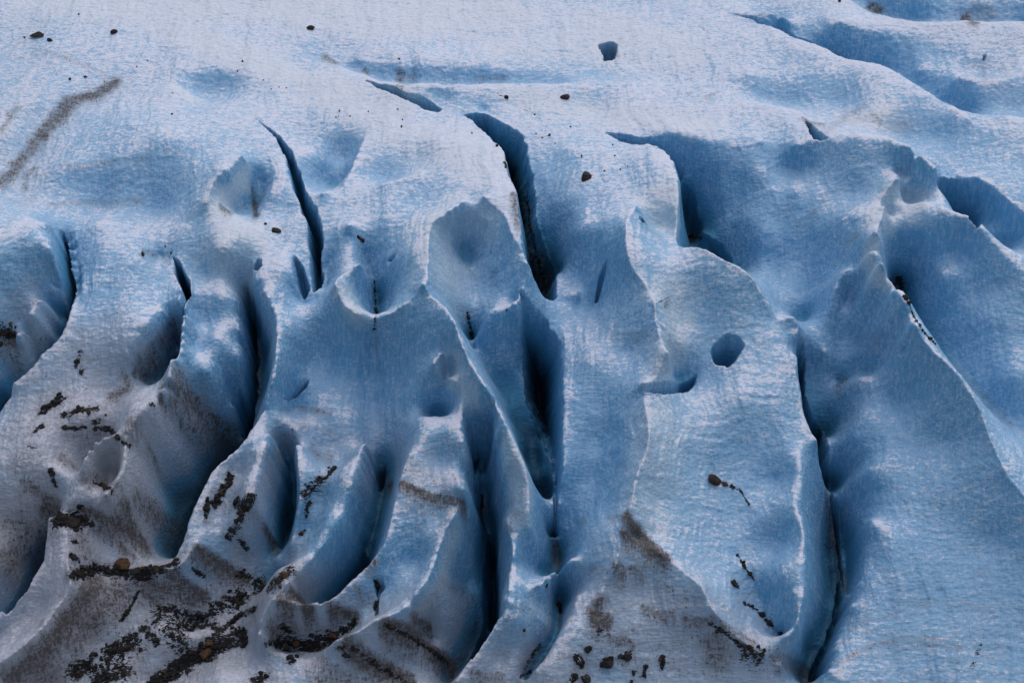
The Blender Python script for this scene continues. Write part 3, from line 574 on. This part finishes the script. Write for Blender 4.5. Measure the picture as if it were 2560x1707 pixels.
# broad silt stain of the glacier foot, vignette darkness painted in with it
paint('silt',190,.75,(60,1300),(200,1500),(120,1650)); paint('silt',150,.7,(100,1080),(250,1120),(340,1300)); paint('silt',170,.65,(350,1500),(450,1650),(650,1500))
paint('silt',110,.5,(600,1250),(480,1150),(430,1050)); paint('silt',130,.55,(800,1600),(950,1620),(1080,1600)); paint('silt',110,.35,(750,1100),(1050,1180)); paint('silt',90,.3,(1250,1600),(1300,1650))
paint('silt',150,.5,(1550,1550),(1700,1620),(1850,1680)); paint('silt',90,.3,(1520,1400),(1650,1480)); paint('silt',160,.2,(2200,1620),(2400,1600),(2550,1500)); paint('silt',100,.12,(2520,1300),(2540,1050))
paint('silt',80,.35,(60,760),(200,900),(120,960)); paint('silt',80,.3,(100,350),(40,450),(180,250)); paint('silt',110,.3,(2480,200),(2500,60),(2300,60)); paint('silt',60,.3,(2130,300),(2250,310))

paint('silt',150,.6,(100,1600),(350,1650),(600,1680)); paint('silt',120,.55,(900,1700),(1150,1700),(1400,1690)); paint('silt',140,.5,(250,950),(120,1000)); paint('silt',160,.15,(2150,1680),(2550,1680))
paint('pale',90,.45,(100,20),(500,20),(900,30)); paint('pale',80,.4,(1500,60),(1700,130),(1250,120)); paint('pale',50,.5,(1300,250),(1550,290),(1750,310)); paint('pale',60,.4,(1150,330),(1230,430),(900,290))

paint('blue',190,.75,(2230,1150),(2330,1300),(2250,1450),(2450,1400)); paint('blue',120,.6,(1880,560),(2000,700),(2130,850)); paint('blue',110,.6,(2480,850),(2540,1000)); paint('blue',90,.55,(2420,640),(2330,620)); paint('blue',110,.5,(2450,420),(2550,480),(2350,370)); paint('blue',120,.5,(60,650),(330,700)); paint('blue',100,.5,(1000,860),(830,880))

# hairline cracks
paint('grit',1.6,.62,(1210,224),(1265,245),(1290,263),(1310,275),(1345,288),(1385,305)); paint('dirt',2,.7,(0,320),(12,306),(28,292)); paint('dirt',2.2,.7,(355,622),(390,632),(425,640)); paint('grit',1.6,.6,(1640,760),(1662,748),(1676,740))
paint('dirt',4,.45,(120,508),(200,500),(280,504),(360,495)); paint('dirt',4,.4,(170,415),(260,402),(380,385)); paint('dirt',3,.5,(700,1020),(760,1015),(830,1030)); paint('dirt',4,.45,(690,1050),(770,1060)); paint('dirt',3,.45,(1520,825),(1580,832),(1620,822)); paint('dirt',3,.4,(2140,840),(2210,822)); paint('dirt',3,.4,(1990,560),(2040,520),(2075,470)); paint('dirt',4,.4,(2110,600),(2160,570))

paint('blue',150,.75,(2230,1350),(2300,1550),(2480,1300),(2500,1500))
paint('blue',120,.35,(60,60),(60,230)); paint('silt',120,.3,(60,60),(70,240),(60,420)); paint('blue',90,.4,(1330,150),(1480,190),(1250,190)); paint('dirt',70,.22,(300,1500),(420,1560),(250,1600)); paint('dirt',60,.2,(1000,1640),(850,1690)); paint('dirt',60,.22,(480,1080),(400,1250)); paint('dirt',50,.2,(1650,1530),(1750,1650))

def px2m(px): return px / 25.6

PAINT += [('dirt', r * 2.2 + 3, min(.5, a * .5), p) for l, r, a, p in PAINT if l == 'grit' and r > 4]
_off, _all = [], []
for p in PAINT:
    r = resample(p[3], 16.0) if len(p[3]) > 1 else np.array(p[3], float)
    _off.append(len(r)); _all.append(r[:, :2])
if _all:
    _hits = march(np.vstack(_all), surf2)
    o = 0
    for p, n in zip(PAINT, _off):
        pts = _hits[o:o + n]; o += n
        layer, rad, amt = p[:3]; r = px2m(rad)
        sj, si = bbox_slice(pts, r * 2.2)
        x, y, z = X[sj, si], Y[sj, si], Z[sj, si]
        if x.size == 0: continue
        d = np.full(x.shape, 1e9)
        for a in range(n):
            if a + 1 < n and np.linalg.norm(pts[a + 1] - pts[a]) < 5:
                A0, B0 = pts[a], pts[a + 1]
            else:
                A0 = B0 = pts[a]
            D = B0 - A0; q = (D @ D) + 1e-9
            t = np.clip(((x - A0[0]) * D[0] + (y - A0[1]) * D[1] + (z - A0[2]) * D[2]) / q, 0, 1)
            d = np.minimum(d, (x - A0[0] - t * D[0]) ** 2 + (y - A0[1] - t * D[1]) ** 2 + (z - A0[2] - t * D[2]) ** 2)
        d = np.sqrt(d) / r
        d = d * (1 + .55 * fbm(x * 1.3 / max(r, .4), y * 1.3 / max(r, .4), 300 + o % 97, 3, .6))
        m = _sm((2.0 - d) / 1.7) if layer in ('dirt', 'grit') else _sm((1.9 - d) / 1.6)
        LAY[layer][sj, si] = np.maximum(LAY[layer][sj, si], amt * m) if amt > 0 else LAY[layer][sj, si] * (1 - m) + amt * m

for _ in range(26):                           # dirt is washed down the slope in streaks
    run = .935 * LAY['dirt'][1:]
    LAY['dirt'][:-1] = np.maximum(LAY['dirt'][:-1], run)
LAY['dirt'] = .35 * LAY['dirt'] + .65 * blur(LAY['dirt'], 2)

# ------------------------------------------------------------------ world transform
ct, st = math.cos(TILT), math.sin(TILT)
def to_world(x, y, h): return np.stack([x, y * ct - h * st, y * st + h * ct], -1)

# ------------------------------------------------------------------ materials
def new_mat(name):
    m = bpy.data.materials.new(name); m.use_nodes = True
    nt = m.node_tree; nt.nodes.clear()
    out = nt.nodes.new('ShaderNodeOutputMaterial'); b = nt.nodes.new('ShaderNodeBsdfPrincipled')
    nt.links.new(b.outputs[0], out.inputs[0])
    return m, nt, b

class NB:
    """small node-building helper"""
    def __init__(s, nt): s.nt = nt
    def n(s, t, **kw):
        nd = s.nt.nodes.new(t)
        for k, v in kw.items(): setattr(nd, k, v)
        return nd
    def put(s, sock, v):
        if hasattr(v, 'is_output'): s.nt.links.new(v, sock)
        else: sock.default_value = v
    def math(s, op, a, b=0.0, c=None, clamp=False):
        nd = s.n('ShaderNodeMath', operation=op, use_clamp=clamp)
        s.put(nd.inputs[0], a); s.put(nd.inputs[1], b)
        if c is not None: s.put(nd.inputs[2], c)
        return nd.outputs[0]
    def step(s, v, lo, hi):
        nd = s.n('ShaderNodeMapRange', interpolation_type='SMOOTHSTEP')
        s.put(nd.inputs[0], v); s.put(nd.inputs[1], lo); s.put(nd.inputs[2], hi)
        return nd.outputs[0]
    def mix(s, f, a, b, blend='MIX'):
        nd = s.n('ShaderNodeMix', data_type='RGBA', blend_type=blend)
        s.put(nd.inputs[0], f); s.put(nd.inputs[6], a); s.put(nd.inputs[7], b)
        return nd.outputs[2]
    def noise(s, vec, scale, detail=3.0, rough=0.55):
        nd = s.n('ShaderNodeTexNoise'); s.nt.links.new(vec, nd.inputs['Vector'])
        nd.inputs['Scale'].default_value = scale; nd.inputs['Detail'].default_value = detail; nd.inputs['Roughness'].default_value = rough
        return nd.outputs[0]
    def attr(s, name):
        return s.n('ShaderNodeAttribute', attribute_name=name).outputs['Fac']

def glacier_material():
    m, nt, bs = new_mat('glacier_ice'); B = NB(nt)
    geo = B.n('ShaderNodeNewGeometry'); pos = geo.outputs['Position']
    sep = B.n('ShaderNodeSeparateXYZ'); nt.links.new(geo.outputs['Normal'], sep.inputs[0])
    nz = sep.outputs[2]
    mp = B.n('ShaderNodeMapping'); nt.links.new(pos, mp.inputs[0]); mp.inputs['Scale'].default_value = (.42, 1.0, 1.0); mp.inputs['Rotation'].default_value = (0, 0, .10)
    sp = mp.outputs[0]
    big = B.noise(pos, .10, 3); mid = B.noise(sp, .9, 4, .6); fine = B.noise(sp, 3.2, 4, .65); tiny = B.noise(sp, 9.0, 3, .6)
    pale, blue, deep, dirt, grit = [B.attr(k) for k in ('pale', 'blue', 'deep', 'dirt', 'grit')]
    crest = B.attr('crest')
    silt = B.attr('silt')
    mv = B.n('ShaderNodeMapping'); nt.links.new(pos, mv.inputs[0]); mv.inputs['Scale'].default_value = (2.6, 1.0, .40)
    streak = B.noise(mv.outputs[0], 2.0, 4, .65)                      # melt runs down the walls
    ml = B.n('ShaderNodeMapping'); nt.links.new(pos, ml.inputs[0]); ml.inputs['Scale'].default_value = (.10, 1.1, 1.9); ml.inputs['Rotation'].default_value = (.25, .06, .12)
    layer = B.noise(ml.outputs[0], 2.2, 4, .7)                        # foliation of the ice
    # frost lies on what faces the sky, slope contrast raised to paint in volume
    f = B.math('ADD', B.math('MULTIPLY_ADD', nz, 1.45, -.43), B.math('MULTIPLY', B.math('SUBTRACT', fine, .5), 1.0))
    for src, amt in ((mid, .35), (big, .35), (tiny, .9), (layer, .45)):
        f = B.math('ADD', f, B.math('MULTIPLY', B.math('SUBTRACT', src, .5), amt))
    f = B.math('ADD', f, B.math('MULTIPLY', pale, .30))
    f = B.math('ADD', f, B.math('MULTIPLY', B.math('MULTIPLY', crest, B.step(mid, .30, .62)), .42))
    f = B.math('SUBTRACT', f, B.math('MULTIPLY', blue, .30))
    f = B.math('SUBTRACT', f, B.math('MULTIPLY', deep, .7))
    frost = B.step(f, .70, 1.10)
    ice = B.mix(B.step(nz, .2, .9), (.125, .375, .61, 1), (.34, .56, .78, 1))  # steep ice is bluer, and darkened to put shading contrast into the colour
    ice = B.mix(B.math('MULTIPLY', blue, .6, clamp=True), ice, (.19, .45, .72, 1))
    ice = B.mix(B.math('MULTIPLY', B.step(streak, .44, .66), .42), ice, (.50, .66, .80, 1))
    ice = B.mix(B.math('MULTIPLY', B.step(silt, .1, .9), .9), ice, (.56, .56, .62, 1))
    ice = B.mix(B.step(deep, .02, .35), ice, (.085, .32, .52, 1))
    ice = B.mix(B.step(deep, .28, .85), ice, (.006, .022, .045, 1))  # near-black crevasse shade put into the colour by depth
    flk = B.math('ADD', B.math('MULTIPLY', fine, .55), B.math('MULTIPLY', tiny, .45))
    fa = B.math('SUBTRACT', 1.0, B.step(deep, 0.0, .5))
    frost = B.math('ADD', frost, B.math('MULTIPLY', B.math('MULTIPLY', B.math('SUBTRACT', B.step(flk, .43, .58), .5), B.math('MULTIPLY', B.step(B.math('ADD', big, mid), .75, 1.2), .85)), fa), clamp=True)
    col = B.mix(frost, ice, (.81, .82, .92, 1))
    col = B.mix(B.math('MULTIPLY', pale, .5, clamp=True), col, (.74, .79, .80, 1))
    # foliation: faint grey bands
    col = B.mix(B.math('MULTIPLY', B.step(layer, .56, .72), .30), col, (.30, .33, .40, 1))
    # silt, dirt bands, grit
    sn = B.math('ADD', silt, B.math('MULTIPLY', B.math('SUBTRACT', streak, .5), .9))
    sn = B.math('ADD', sn, B.math('MULTIPLY', B.math('SUBTRACT', mid, .5), .8))
    sm = B.math('MULTIPLY', B.step(sn, .1, 1.0), B.step(silt, .02, .3))
    col = B.mix(B.math('MULTIPLY', sm, .46), col, (.215, .19, .19, 1))  # silt tint, also carries the painted vignette darkness
    dn = B.math('MULTIPLY', dirt, .85)
    for src, amt in ((fine, 1.6), (streak, 1.3), (tiny, 1.4)):
        dn = B.math('ADD', dn, B.math('MULTIPLY', B.math('SUBTRACT', src, .5), amt))
    dm = B.math('MULTIPLY', B.step(dn, .42, .80), B.step(dirt, 0.02, .3))
    smear = B.math('MULTIPLY', dirt, B.math('ADD', .35, B.math('MULTIPLY', B.math('ADD', streak, mid), .65)))
    col = B.mix(B.math('MULTIPLY', B.step(smear, .10, .95), .80), col, (.15, .128, .122, 1))
    col = B.mix(B.math('MULTIPLY', dm, .80), col, (.070, .057, .052, 1))
    gn = grit
    for src, amt in ((tiny, 1.8), (fine, 2.0), (mid, 1.2)):
        gn = B.math('ADD', gn, B.math('MULTIPLY', B.math('SUBTRACT', src, .5), amt))
    gm = B.math('MULTIPLY', B.step(gn, .50, .72), B.step(grit, 0.05, .3))
    col = B.mix(gm, col, (.013, .011, .011, 1))
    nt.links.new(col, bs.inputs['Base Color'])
    bs.inputs['Roughness'].default_value = .55
    bs.inputs['Specular IOR Level'].default_value = .3
    # relief finer than the mesh
    hgt = B.math('ADD', B.math('MULTIPLY', fine, .6), B.math('MULTIPLY', tiny, .42))
    hgt = B.math('ADD', hgt, B.math('MULTIPLY', mid, .5))
    vo = B.n('ShaderNodeTexVoronoi', feature='F1'); nt.links.new(sp, vo.inputs['Vector']); vo.inputs['Scale'].default_value = 3.6
    hgt = B.math('ADD', hgt, B.math('MULTIPLY', vo.outputs['Distance'], .7))
    hgt = B.math('ADD', hgt, B.math('ADD', B.math('MULTIPLY', streak, .5), B.math('MULTIPLY', layer, .8)))
    bp = B.n('ShaderNodeBump'); bp.inputs['Strength'].default_value = .6; bp.inputs['Distance'].default_value = .16
    nt.links.new(hgt, bp.inputs['Height']); nt.links.new(bp.outputs[0], bs.inputs['Normal'])
    return m

# ------------------------------------------------------------------ glacier mesh
def build_glacier():
    co = to_world(X, Y, Z).reshape(-1, 3).astype(np.float32)
    idx = np.arange(NV * NU).reshape(NV, NU)
    q = np.stack([idx[:-1, :-1], idx[:-1, 1:], idx[1:, 1:], idx[1:, :-1]], -1).reshape(-1, 4).astype(np.int32)
    me = bpy.data.meshes.new('glacier')
    me.vertices.add(len(co)); me.vertices.foreach_set('co', co.ravel())
    me.loops.add(q.size); me.loops.foreach_set('vertex_index', q.ravel())
    me.polygons.add(len(q)); me.polygons.foreach_set('loop_start', np.arange(0, q.size, 4, dtype=np.int32))
    me.polygons.foreach_set('use_smooth', np.ones(len(q), bool))
    me.update()
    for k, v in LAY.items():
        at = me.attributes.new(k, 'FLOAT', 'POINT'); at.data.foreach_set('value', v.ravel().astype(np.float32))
    o = bpy.data.objects.new('glacier', me); COL.objects.link(o)
    o['kind'] = 'structure'
    o['label'] = 'blue and white crevassed glacier ice filling the whole view'
    me.materials.append(glacier_material())
    return o
build_glacier()

# ------------------------------------------------------------------ stones lying on the ice
def rock_material(name, c1, c2, snow=.0):
    m, nt, bs = new_mat(name); B = NB(nt)
    tc = B.n('ShaderNodeTexCoord').outputs['Object']; geo = B.n('ShaderNodeNewGeometry')
    n1 = B.noise(tc, 3.0, 4, .65); n2 = B.noise(tc, 14.0, 3, .6)
    col = B.mix(B.step(n1, .35, .65), c1, c2)
    col = B.mix(B.step(n2, .45, .7), col, (c1[0] * .4, c1[1] * .4, c1[2] * .4, 1))
    if snow:
        sep = B.n('ShaderNodeSeparateXYZ'); nt.links.new(geo.outputs['Normal'], sep.inputs[0])
        s = B.math('ADD', sep.outputs[2], B.math('MULTIPLY', B.math('SUBTRACT', n2, .5), 1.2))
        col = B.mix(B.step(s, 1.05 - snow * .4, 1.2 - snow * .4), col, (.75, .77, .84, 1))
    nt.links.new(col, bs.inputs['Base Color']); bs.inputs['Roughness'].default_value = .85
    bp = B.n('ShaderNodeBump'); bp.inputs['Strength'].default_value = .6; bp.inputs['Distance'].default_value = .08
    nt.links.new(n2, bp.inputs['Height']); nt.links.new(bp.outputs[0], bs.inputs['Normal'])
    return m
MR = {'black': rock_material('basalt_black', (.010, .009, .010, 1), (.026, .022, .022, 1)),
      'dark': rock_material('basalt_brown', (.020, .014, .012, 1), (.050, .034, .026, 1)),
      'brown': rock_material('rusty_rock', (.075, .036, .016, 1), (.15, .075, .03, 1)),
      'snowy': rock_material('basalt_frosted', (.012, .011, .011, 1), (.03, .027, .026, 1), .35)}

def rock_verts(sub, seed, jag=.35):
    bm = bmesh.new(); bmesh.ops.create_icosphere(bm, subdivisions=sub, radius=1.0)
    r = random.Random(seed)
    planes = []
    for _ in range(9):                         # broken faces: cut the ball flat along random planes
        a = r.uniform(0, 6.283); z = r.uniform(-1, 1); q = math.sqrt(1 - z * z)
        planes.append((q * math.cos(a), q * math.sin(a), z, r.uniform(.45, .85)))
    for v in bm.verts:
        c = v.co
        for px_, py_, pz_, dd in planes:
            k = c.x * px_ + c.y * py_ + c.z * pz_
            if k > dd: c -= (k - dd) * .92 * type(c)((px_, py_, pz_))
        c *= 1 + r.uniform(-.06, .06)
    vs = np.array([v.co[:] for v in bm.verts]); fs = [[v.index for v in f.verts] for f in bm.faces]
    bm.free()
    return vs, fs

STONES = []
def stone(x, y, w, h, mat, name, label, group=None, rot=0.0): STONES.append((x, y, w, h, mat, name, label, group, rot))

stone(286,80,17,9,'black','boulder','black boulder alone on the open white ice at the upper left')
stone(778,69,19,8,'black','boulder','flat black boulder alone on the bright ice left of the top centre')
stone(124,100,13,7,'black','stone','dark stone lying just below the thin dark rubble line at the far left')
stone(96,90,34,4,'black','stone','thin flat dark slab of rubble at the far upper left')
stone(61,94,6,5,'black','stone','small dark stone at the left end of the thin rubble slab at upper left')
stone(197,36,5,4,'black','pebble','tiny dark pebble high on the ice near the upper left corner')
stone(430,285,6,5,'black','pebble','dark pebble just below the shallow upper left bowl')
stone(175,198,8,5,'dark','stone','small brown stone above the brown dirt groove, left one of two')
stone(214,192,9,5,'dark','stone','small brown stone above the brown dirt groove, right one of two')
stone(261,204,4,3,'dark','pebble','tiny brown pebble by the end of the thin crack at upper left')
for x,y,s in ((369,152,4),(342,167,4),(606,153,6),(594,178,5),(659,200,4),(698,218,4),(716,220,4),(678,223,4)):
    stone(x,y,s,s*.7,'black','pebble','tiny dark pebble scattered around the shallow upper left bowl','pebbles around the upper left bowl')
stone(664,559,9,6,'black','stone','small dark stone at the foot of the white recess, above the long dark slab')
stone(689,576,24,7,'black','stone','long flat dark slab on snow beside the long left crevasse',None,-.2)
stone(998,147,7,4,'black','stone','small black stone above the far blue ice step at top centre')
for x,y,s in ((849,277,5),(840,293,4),(875,290,4),(921,279,4),(994,273,5),(1006,299,5),(846,290,3),(1180,333,5)):
    stone(x,y,s,s*.75,'black','pebble','tiny dark pebble on the smooth white back of the central block','pebbles on the central block')
stone(1004,316,6,6,'black','pebble','black pebble at the front of the white central block, lowest of its scatter')
stone(1243,364,9,7,'black','stone','black stone stuck at the left rim of the wide central crevasse')
stone(1412,241,21,10,'dark','boulder','dark brown angular boulder on white ice above the central crevasses',None,.1)
stone(1337,286,5,4,'black','pebble','black pebble sitting on the thin crack right of the central crevasse')
stone(1426,317,6,3,'dark','pebble','brown pebble at the lower edge of the shallow white dish')
stone(1340,334,5,4,'dark','pebble','brown pebble left of the orange stone above the rounded block')
stone(1373,337,9,6,'brown','stone','small orange brown stone on the white edge above the rounded block')
stone(1356,344,7,3,'brown','pebble','thin rusty chip just left of the small orange brown stone')
stone(1465,440,24,19,'dark','boulder','big dark brown boulder on top of the rounded ice block in the upper middle')
stone(1454,390,4,7,'black','stone','thin upright dark stone above the big brown boulder')
for x,y,s in ((1388,358,4),(1532,362,5),(1537,389,5),(1511,427,5),(1551,423,5),(1569,416,4)):
    stone(x,y,s,s*.75,'dark','pebble','tiny dark pebble on the rounded ice block around the big brown boulder','pebbles on the rounded block')
stone(2099,2,9,6,'black','stone','black stone at the very top edge near the upper right corner')
stone(895,590,6,6,'black','stone','black stone at the upper end of the short slanting row left of centre')
for x,y,s in ((899,595,6),(904,599,6),(908,603,6)):
    stone(x,y,s,s,'black','stone','small black stone in the short slanting row left of the central bowl','stones in the slanting row')
stone(940,775,11,14,'black','stone','largest black stone in the crease of the bowl left of centre')
for x,y,s in ((938,726,5),(939,738,5),(938,751,6),(937,795,6),(933,822,5)):
    stone(x,y,s,s,'black','stone','small black stone in the line down the crease of the bowl left of centre','stones in the left bowl crease')
stone(1178,830,11,12,'black','stone','largest black stone at the foot of the big central bowl')
stone(1182,841,9,9,'black','stone','black stone just below the largest one at the foot of the big central bowl')
for x,y,s in ((1169,790,5),(1172,806,6),(1175,816,5)):
    stone(x,y,s,s,'black','stone','small black stone in the line above the big central bowl foot','stones in the big bowl crease')
stone(1266,774,5,5,'black','pebble','lone black pebble on pale ice left of the deep blue central crevasse')
stone(358,634,9,11,'dark','stone','dark brown stone on the flat ice left of the small left crevasse')
stone(413,615,6,4,'dark','pebble','brown pebble on the snow patch above the small left crevasse')
stone(428,632,6,5,'dark','pebble','brown pebble at the top end of the small left crevasse')
stone(264,1036,7,5,'black','stone','small black stone on snow between the black debris streaks at left')
stone(1788,1196,34,17,'dark','boulder','long dark brown boulder on the great pale fin, right of centre',None,-.35)
stone(1812,1206,18,9,'brown','boulder','orange brown boulder touching the right end of the long dark boulder',None,-.3)
for x,y,s in ((1843,1386,8),(1859,1412,9),(1852,1399,5)):
    stone(x,y,s,s*.85,'black','stone','small black stone in the meltwater line down the great pale fin','stones in the great fin crease')
stone(1835,1455,11,13,'dark','stone','brown stone left of the meltwater line on the great pale fin')
stone(1881,1514,10,6,'black','stone','flat black stone low on the meltwater line of the great pale fin')
stone(1906,1534,17,9,'black','boulder','wide black boulder low on the great pale fin, uppermost of the lowest chain',None,-.4)
stone(1923,1555,15,10,'dark','boulder','dark boulder in the middle of the lowest chain on the great pale fin',None,-.4)
stone(1951,1579,15,11,'black','boulder','last black boulder at the lower end of the chain on the great pale fin')
stone(1310,1573,11,7,'dark','stone','brown stone alone on grey ice right of the low central crevasse')
stone(1366,1461,10,9,'black','stone','black stone on the snow bridge at the end of the lower crevasse')
stone(1397,1511,12,20,'black','boulder','black solid added in the dark hole below the snow bridge')  # dark solid added to stand in for an open hole
stone(1470,1622,11,12,'black','stone','black stone low on the dirty snow slope, uppermost on the left there')
stone(1447,1650,16,16,'snowy','boulder','clustered black boulder with frost on the lower dirty snow slope')
stone(1519,1656,22,15,'black','boulder','wide black boulder in the middle of the lower dirty snow slope',None,.4)
stone(1570,1640,17,14,'black','boulder','black boulder right of the wide one on the lower dirty snow slope')
stone(1659,1650,9,24,'black','boulder','narrow upright black boulder on the right of the lower dirty snow slope')
stone(1612,1677,8,24,'black','boulder','narrow leaning black boulder between the others on the lower dirty snow slope',None,.2)
stone(1464,1694,22,18,'snowy','boulder','large black boulder at the bottom edge of the dirty snow slope')
stone(1584,1680,9,11,'black','stone','small black stone low on the dirty snow slope beside the leaning boulder')
stone(306,1407,32,20,'brown','boulder','orange brown boulder on the black debris ledge at lower left')
stone(270,1425,16,10,'black','boulder','black boulder on the debris ledge left of the orange one')
stone(340,1428,22,9,'black','boulder','black boulder on the debris ledge right of the orange one')
stone(392,1423,18,8,'dark','boulder','dark boulder toward the right end of the debris ledge at lower left')
stone(513,1629,28,22,'brown','boulder','rust brown boulder in the wide black debris gully at the bottom left')
stone(520,1604,18,10,'brown','boulder','smaller rusty boulder above the rust brown one in the debris gully')
stone(560,1489,11,8,'brown','stone','small orange stone amid black rubble at lower left')
stone(711,1436,18,14,'brown','boulder','reddish brown boulder at the top of the rubble chute between the lower fins')
stone(697,1450,16,12,'dark','boulder','dark boulder just below the reddish one in the rubble chute')
stone(602,1274,10,8,'brown','stone','small orange stone in the black rubble on the fin left of centre')
stone(182,1301,30,20,'dark','boulder','dark brown boulder filling the small snow rimmed hollow at left')
stone(163,1292,20,13,'black','boulder','black boulder at the left side of the small snow rimmed hollow')
stone(230,1310,11,9,'black','stone','black stone just right of the small snow rimmed hollow')
stone(833,1586,21,19,'brown','boulder','light brown boulder on the rim of the rubble pit at the bottom centre')
stone(741,1604,24,11,'brown','boulder','flat rusty boulder at the left of the rubble pit at the bottom centre')
stone(768,1614,16,10,'black','boulder','black boulder in the middle of the rubble pit at the bottom centre')
stone(4,860,10,9,'black','stone','black stone at the left edge of the picture on the domed ice block')
stone(186,1391,16,12,'black','boulder','black boulder on the ridge edge below the small snow rimmed hollow')

def place_stones():
    hits = march(np.array([[s[0], s[1] + s[3] * .35] for s in STONES], float), surf2)
    for k, (s, p) in enumerate(zip(STONES, hits)):
        x, y, w, h, mat, name, label, group, rot = s
        dist = np.linalg.norm(p - CAM); m = dist / FPX
        vs, fs = rock_verts(3 if w > 14 else 2, 100 + k)
        rw, rh = w * m * (.60 if w > 10 else .48), max(h * m * .72, w * m * .22)
        vs = vs / np.abs(vs).max(0) * np.array([rw, (rw + rh) * .5, rh])
        if rot:
            c, sn = math.cos(rot), math.sin(rot)
            vs = np.stack([vs[:, 0] * c - vs[:, 2] * sn, vs[:, 1], vs[:, 0] * sn + vs[:, 2] * c], 1)
        me = bpy.data.meshes.new(name); me.from_pydata(vs.tolist(), [], fs); me.materials.append(MR[mat])
        o = bpy.data.objects.new(name, me); COL.objects.link(o)
        # rest on the ice, sunk by a quarter
        loc = to_world(p[0], p[1], p[2]); loc[2] += rh * .35
        o.location = loc.tolist()
        o['label'] = label; o['category'] = 'rock'
        if group: o['group'] = group
place_stones()

# ------------------------------------------------------------------ rubble too small and too many to count
def build_debris():
    g = LAY['grit']
    vis = (np.abs(U) < 52) & (V > -40) & (V < 60)
    p = np.where(vis & (g > .45), g, 0.0) * (fbm(X * .9, Y * .9, 700, 3) > -.12)
    p = (p ** 2).ravel(); p /= p.sum()
    n = 5200
    pick = rng.choice(p.size, n, p=p)
    pos = to_world(X.ravel()[pick], Y.ravel()[pick], Z.ravel()[pick])
    protos = [rock_verts(1, 900 + k) for k in range(8)]
    VV, FF, TT = [], [], []; o = 0
    for k in range(n):
        vs, fs = protos[k % 8]
        s = .045 + .36 * rng.random() ** 5
        a = rng.random() * 6.28; c, sn = math.cos(a), math.sin(a)
        v = vs * s * np.array([1, .8, .7]); v = np.stack([v[:, 0] * c - v[:, 1] * sn, v[:, 0] * sn + v[:, 1] * c, v[:, 2]], 1)
        VV.append(v + pos[k] + np.array([rng.normal() * .05, rng.normal() * .05, s * .25]))
        FF.append(np.array(fs) + o); o += len(vs); TT.append(np.full(len(vs), rng.random()))
    me = bpy.data.meshes.new('rock_debris'); me.from_pydata(np.vstack(VV).tolist(), [], np.vstack(FF).tolist())
    at = me.attributes.new('tone', 'FLOAT', 'POINT'); at.data.foreach_set('value', np.concatenate(TT).astype(np.float32))
    m, nt, bs = new_mat('rubble'); B = NB(nt); t = B.attr('tone')
    col = B.mix(B.step(t, .3, .75), (.008, .0075, .008, 1), (.020, .016, .014, 1))
    col = B.mix(B.step(t, .95, .98), col, (.09, .045, .02, 1))
    nt.links.new(col, bs.inputs['Base Color']); bs.inputs['Roughness'].default_value = .9
    me.materials.append(m)
    ob = bpy.data.objects.new('rock_debris', me); COL.objects.link(ob)
    ob['kind'] = 'stuff'; ob['label'] = 'black gravel and rubble strewn over the lower ice fins'; ob['category'] = 'rubble'
build_debris()

# ------------------------------------------------------------------ camera
cam = bpy.data.cameras.new('camera'); co_ = bpy.data.objects.new('camera', cam); COL.objects.link(co_)
cam.lens = 60; cam.sensor_width = 36; cam.clip_end = 3000; cam.clip_start = 1
cw = to_world(CAM[0], CAM[1], CAM[2])
co_.location = cw.tolist()
co_.rotation_euler = (math.radians(90) - PITCH, 0, 0)
S.camera = co_

# ------------------------------------------------------------------ light
EL, AZ = math.radians(66), math.radians(35)      # sun: behind and to the right of the glacier, veiled
w = bpy.data.worlds.new('World'); S.world = w; w.use_nodes = True
nt = w.node_tree; bg = nt.nodes['Background']
sky = nt.nodes.new('ShaderNodeTexSky'); sky.sky_type = 'NISHITA'; sky.sun_disc = False
sky.sun_elevation = EL; sky.sun_rotation = AZ; sky.dust_density = 2.0; sky.air_density = 1.0; sky.ozone_density = 1.0
hsv = nt.nodes.new('ShaderNodeHueSaturation'); hsv.inputs['Saturation'].default_value = .66      # veiled, overcast sky
nt.links.new(sky.outputs[0], hsv.inputs['Color']); nt.links.new(hsv.outputs[0], bg.inputs[0]); bg.inputs[1].default_value = .127
sl = bpy.data.lights.new('sun', 'SUN'); sl.energy = .68; sl.angle = math.radians(75); sl.color = (1, .975, .95)
so = bpy.data.objects.new('sun', sl); COL.objects.link(so)
so.rotation_euler = (math.radians(90) - EL, 0, math.pi - AZ)

S.view_settings.view_transform = 'Standard'; S.view_settings.look = 'None'; S.view_settings.exposure = 0
S.cycles.max_bounces = 6; S.cycles.diffuse_bounces = 3; S.cycles.glossy_bounces = 1
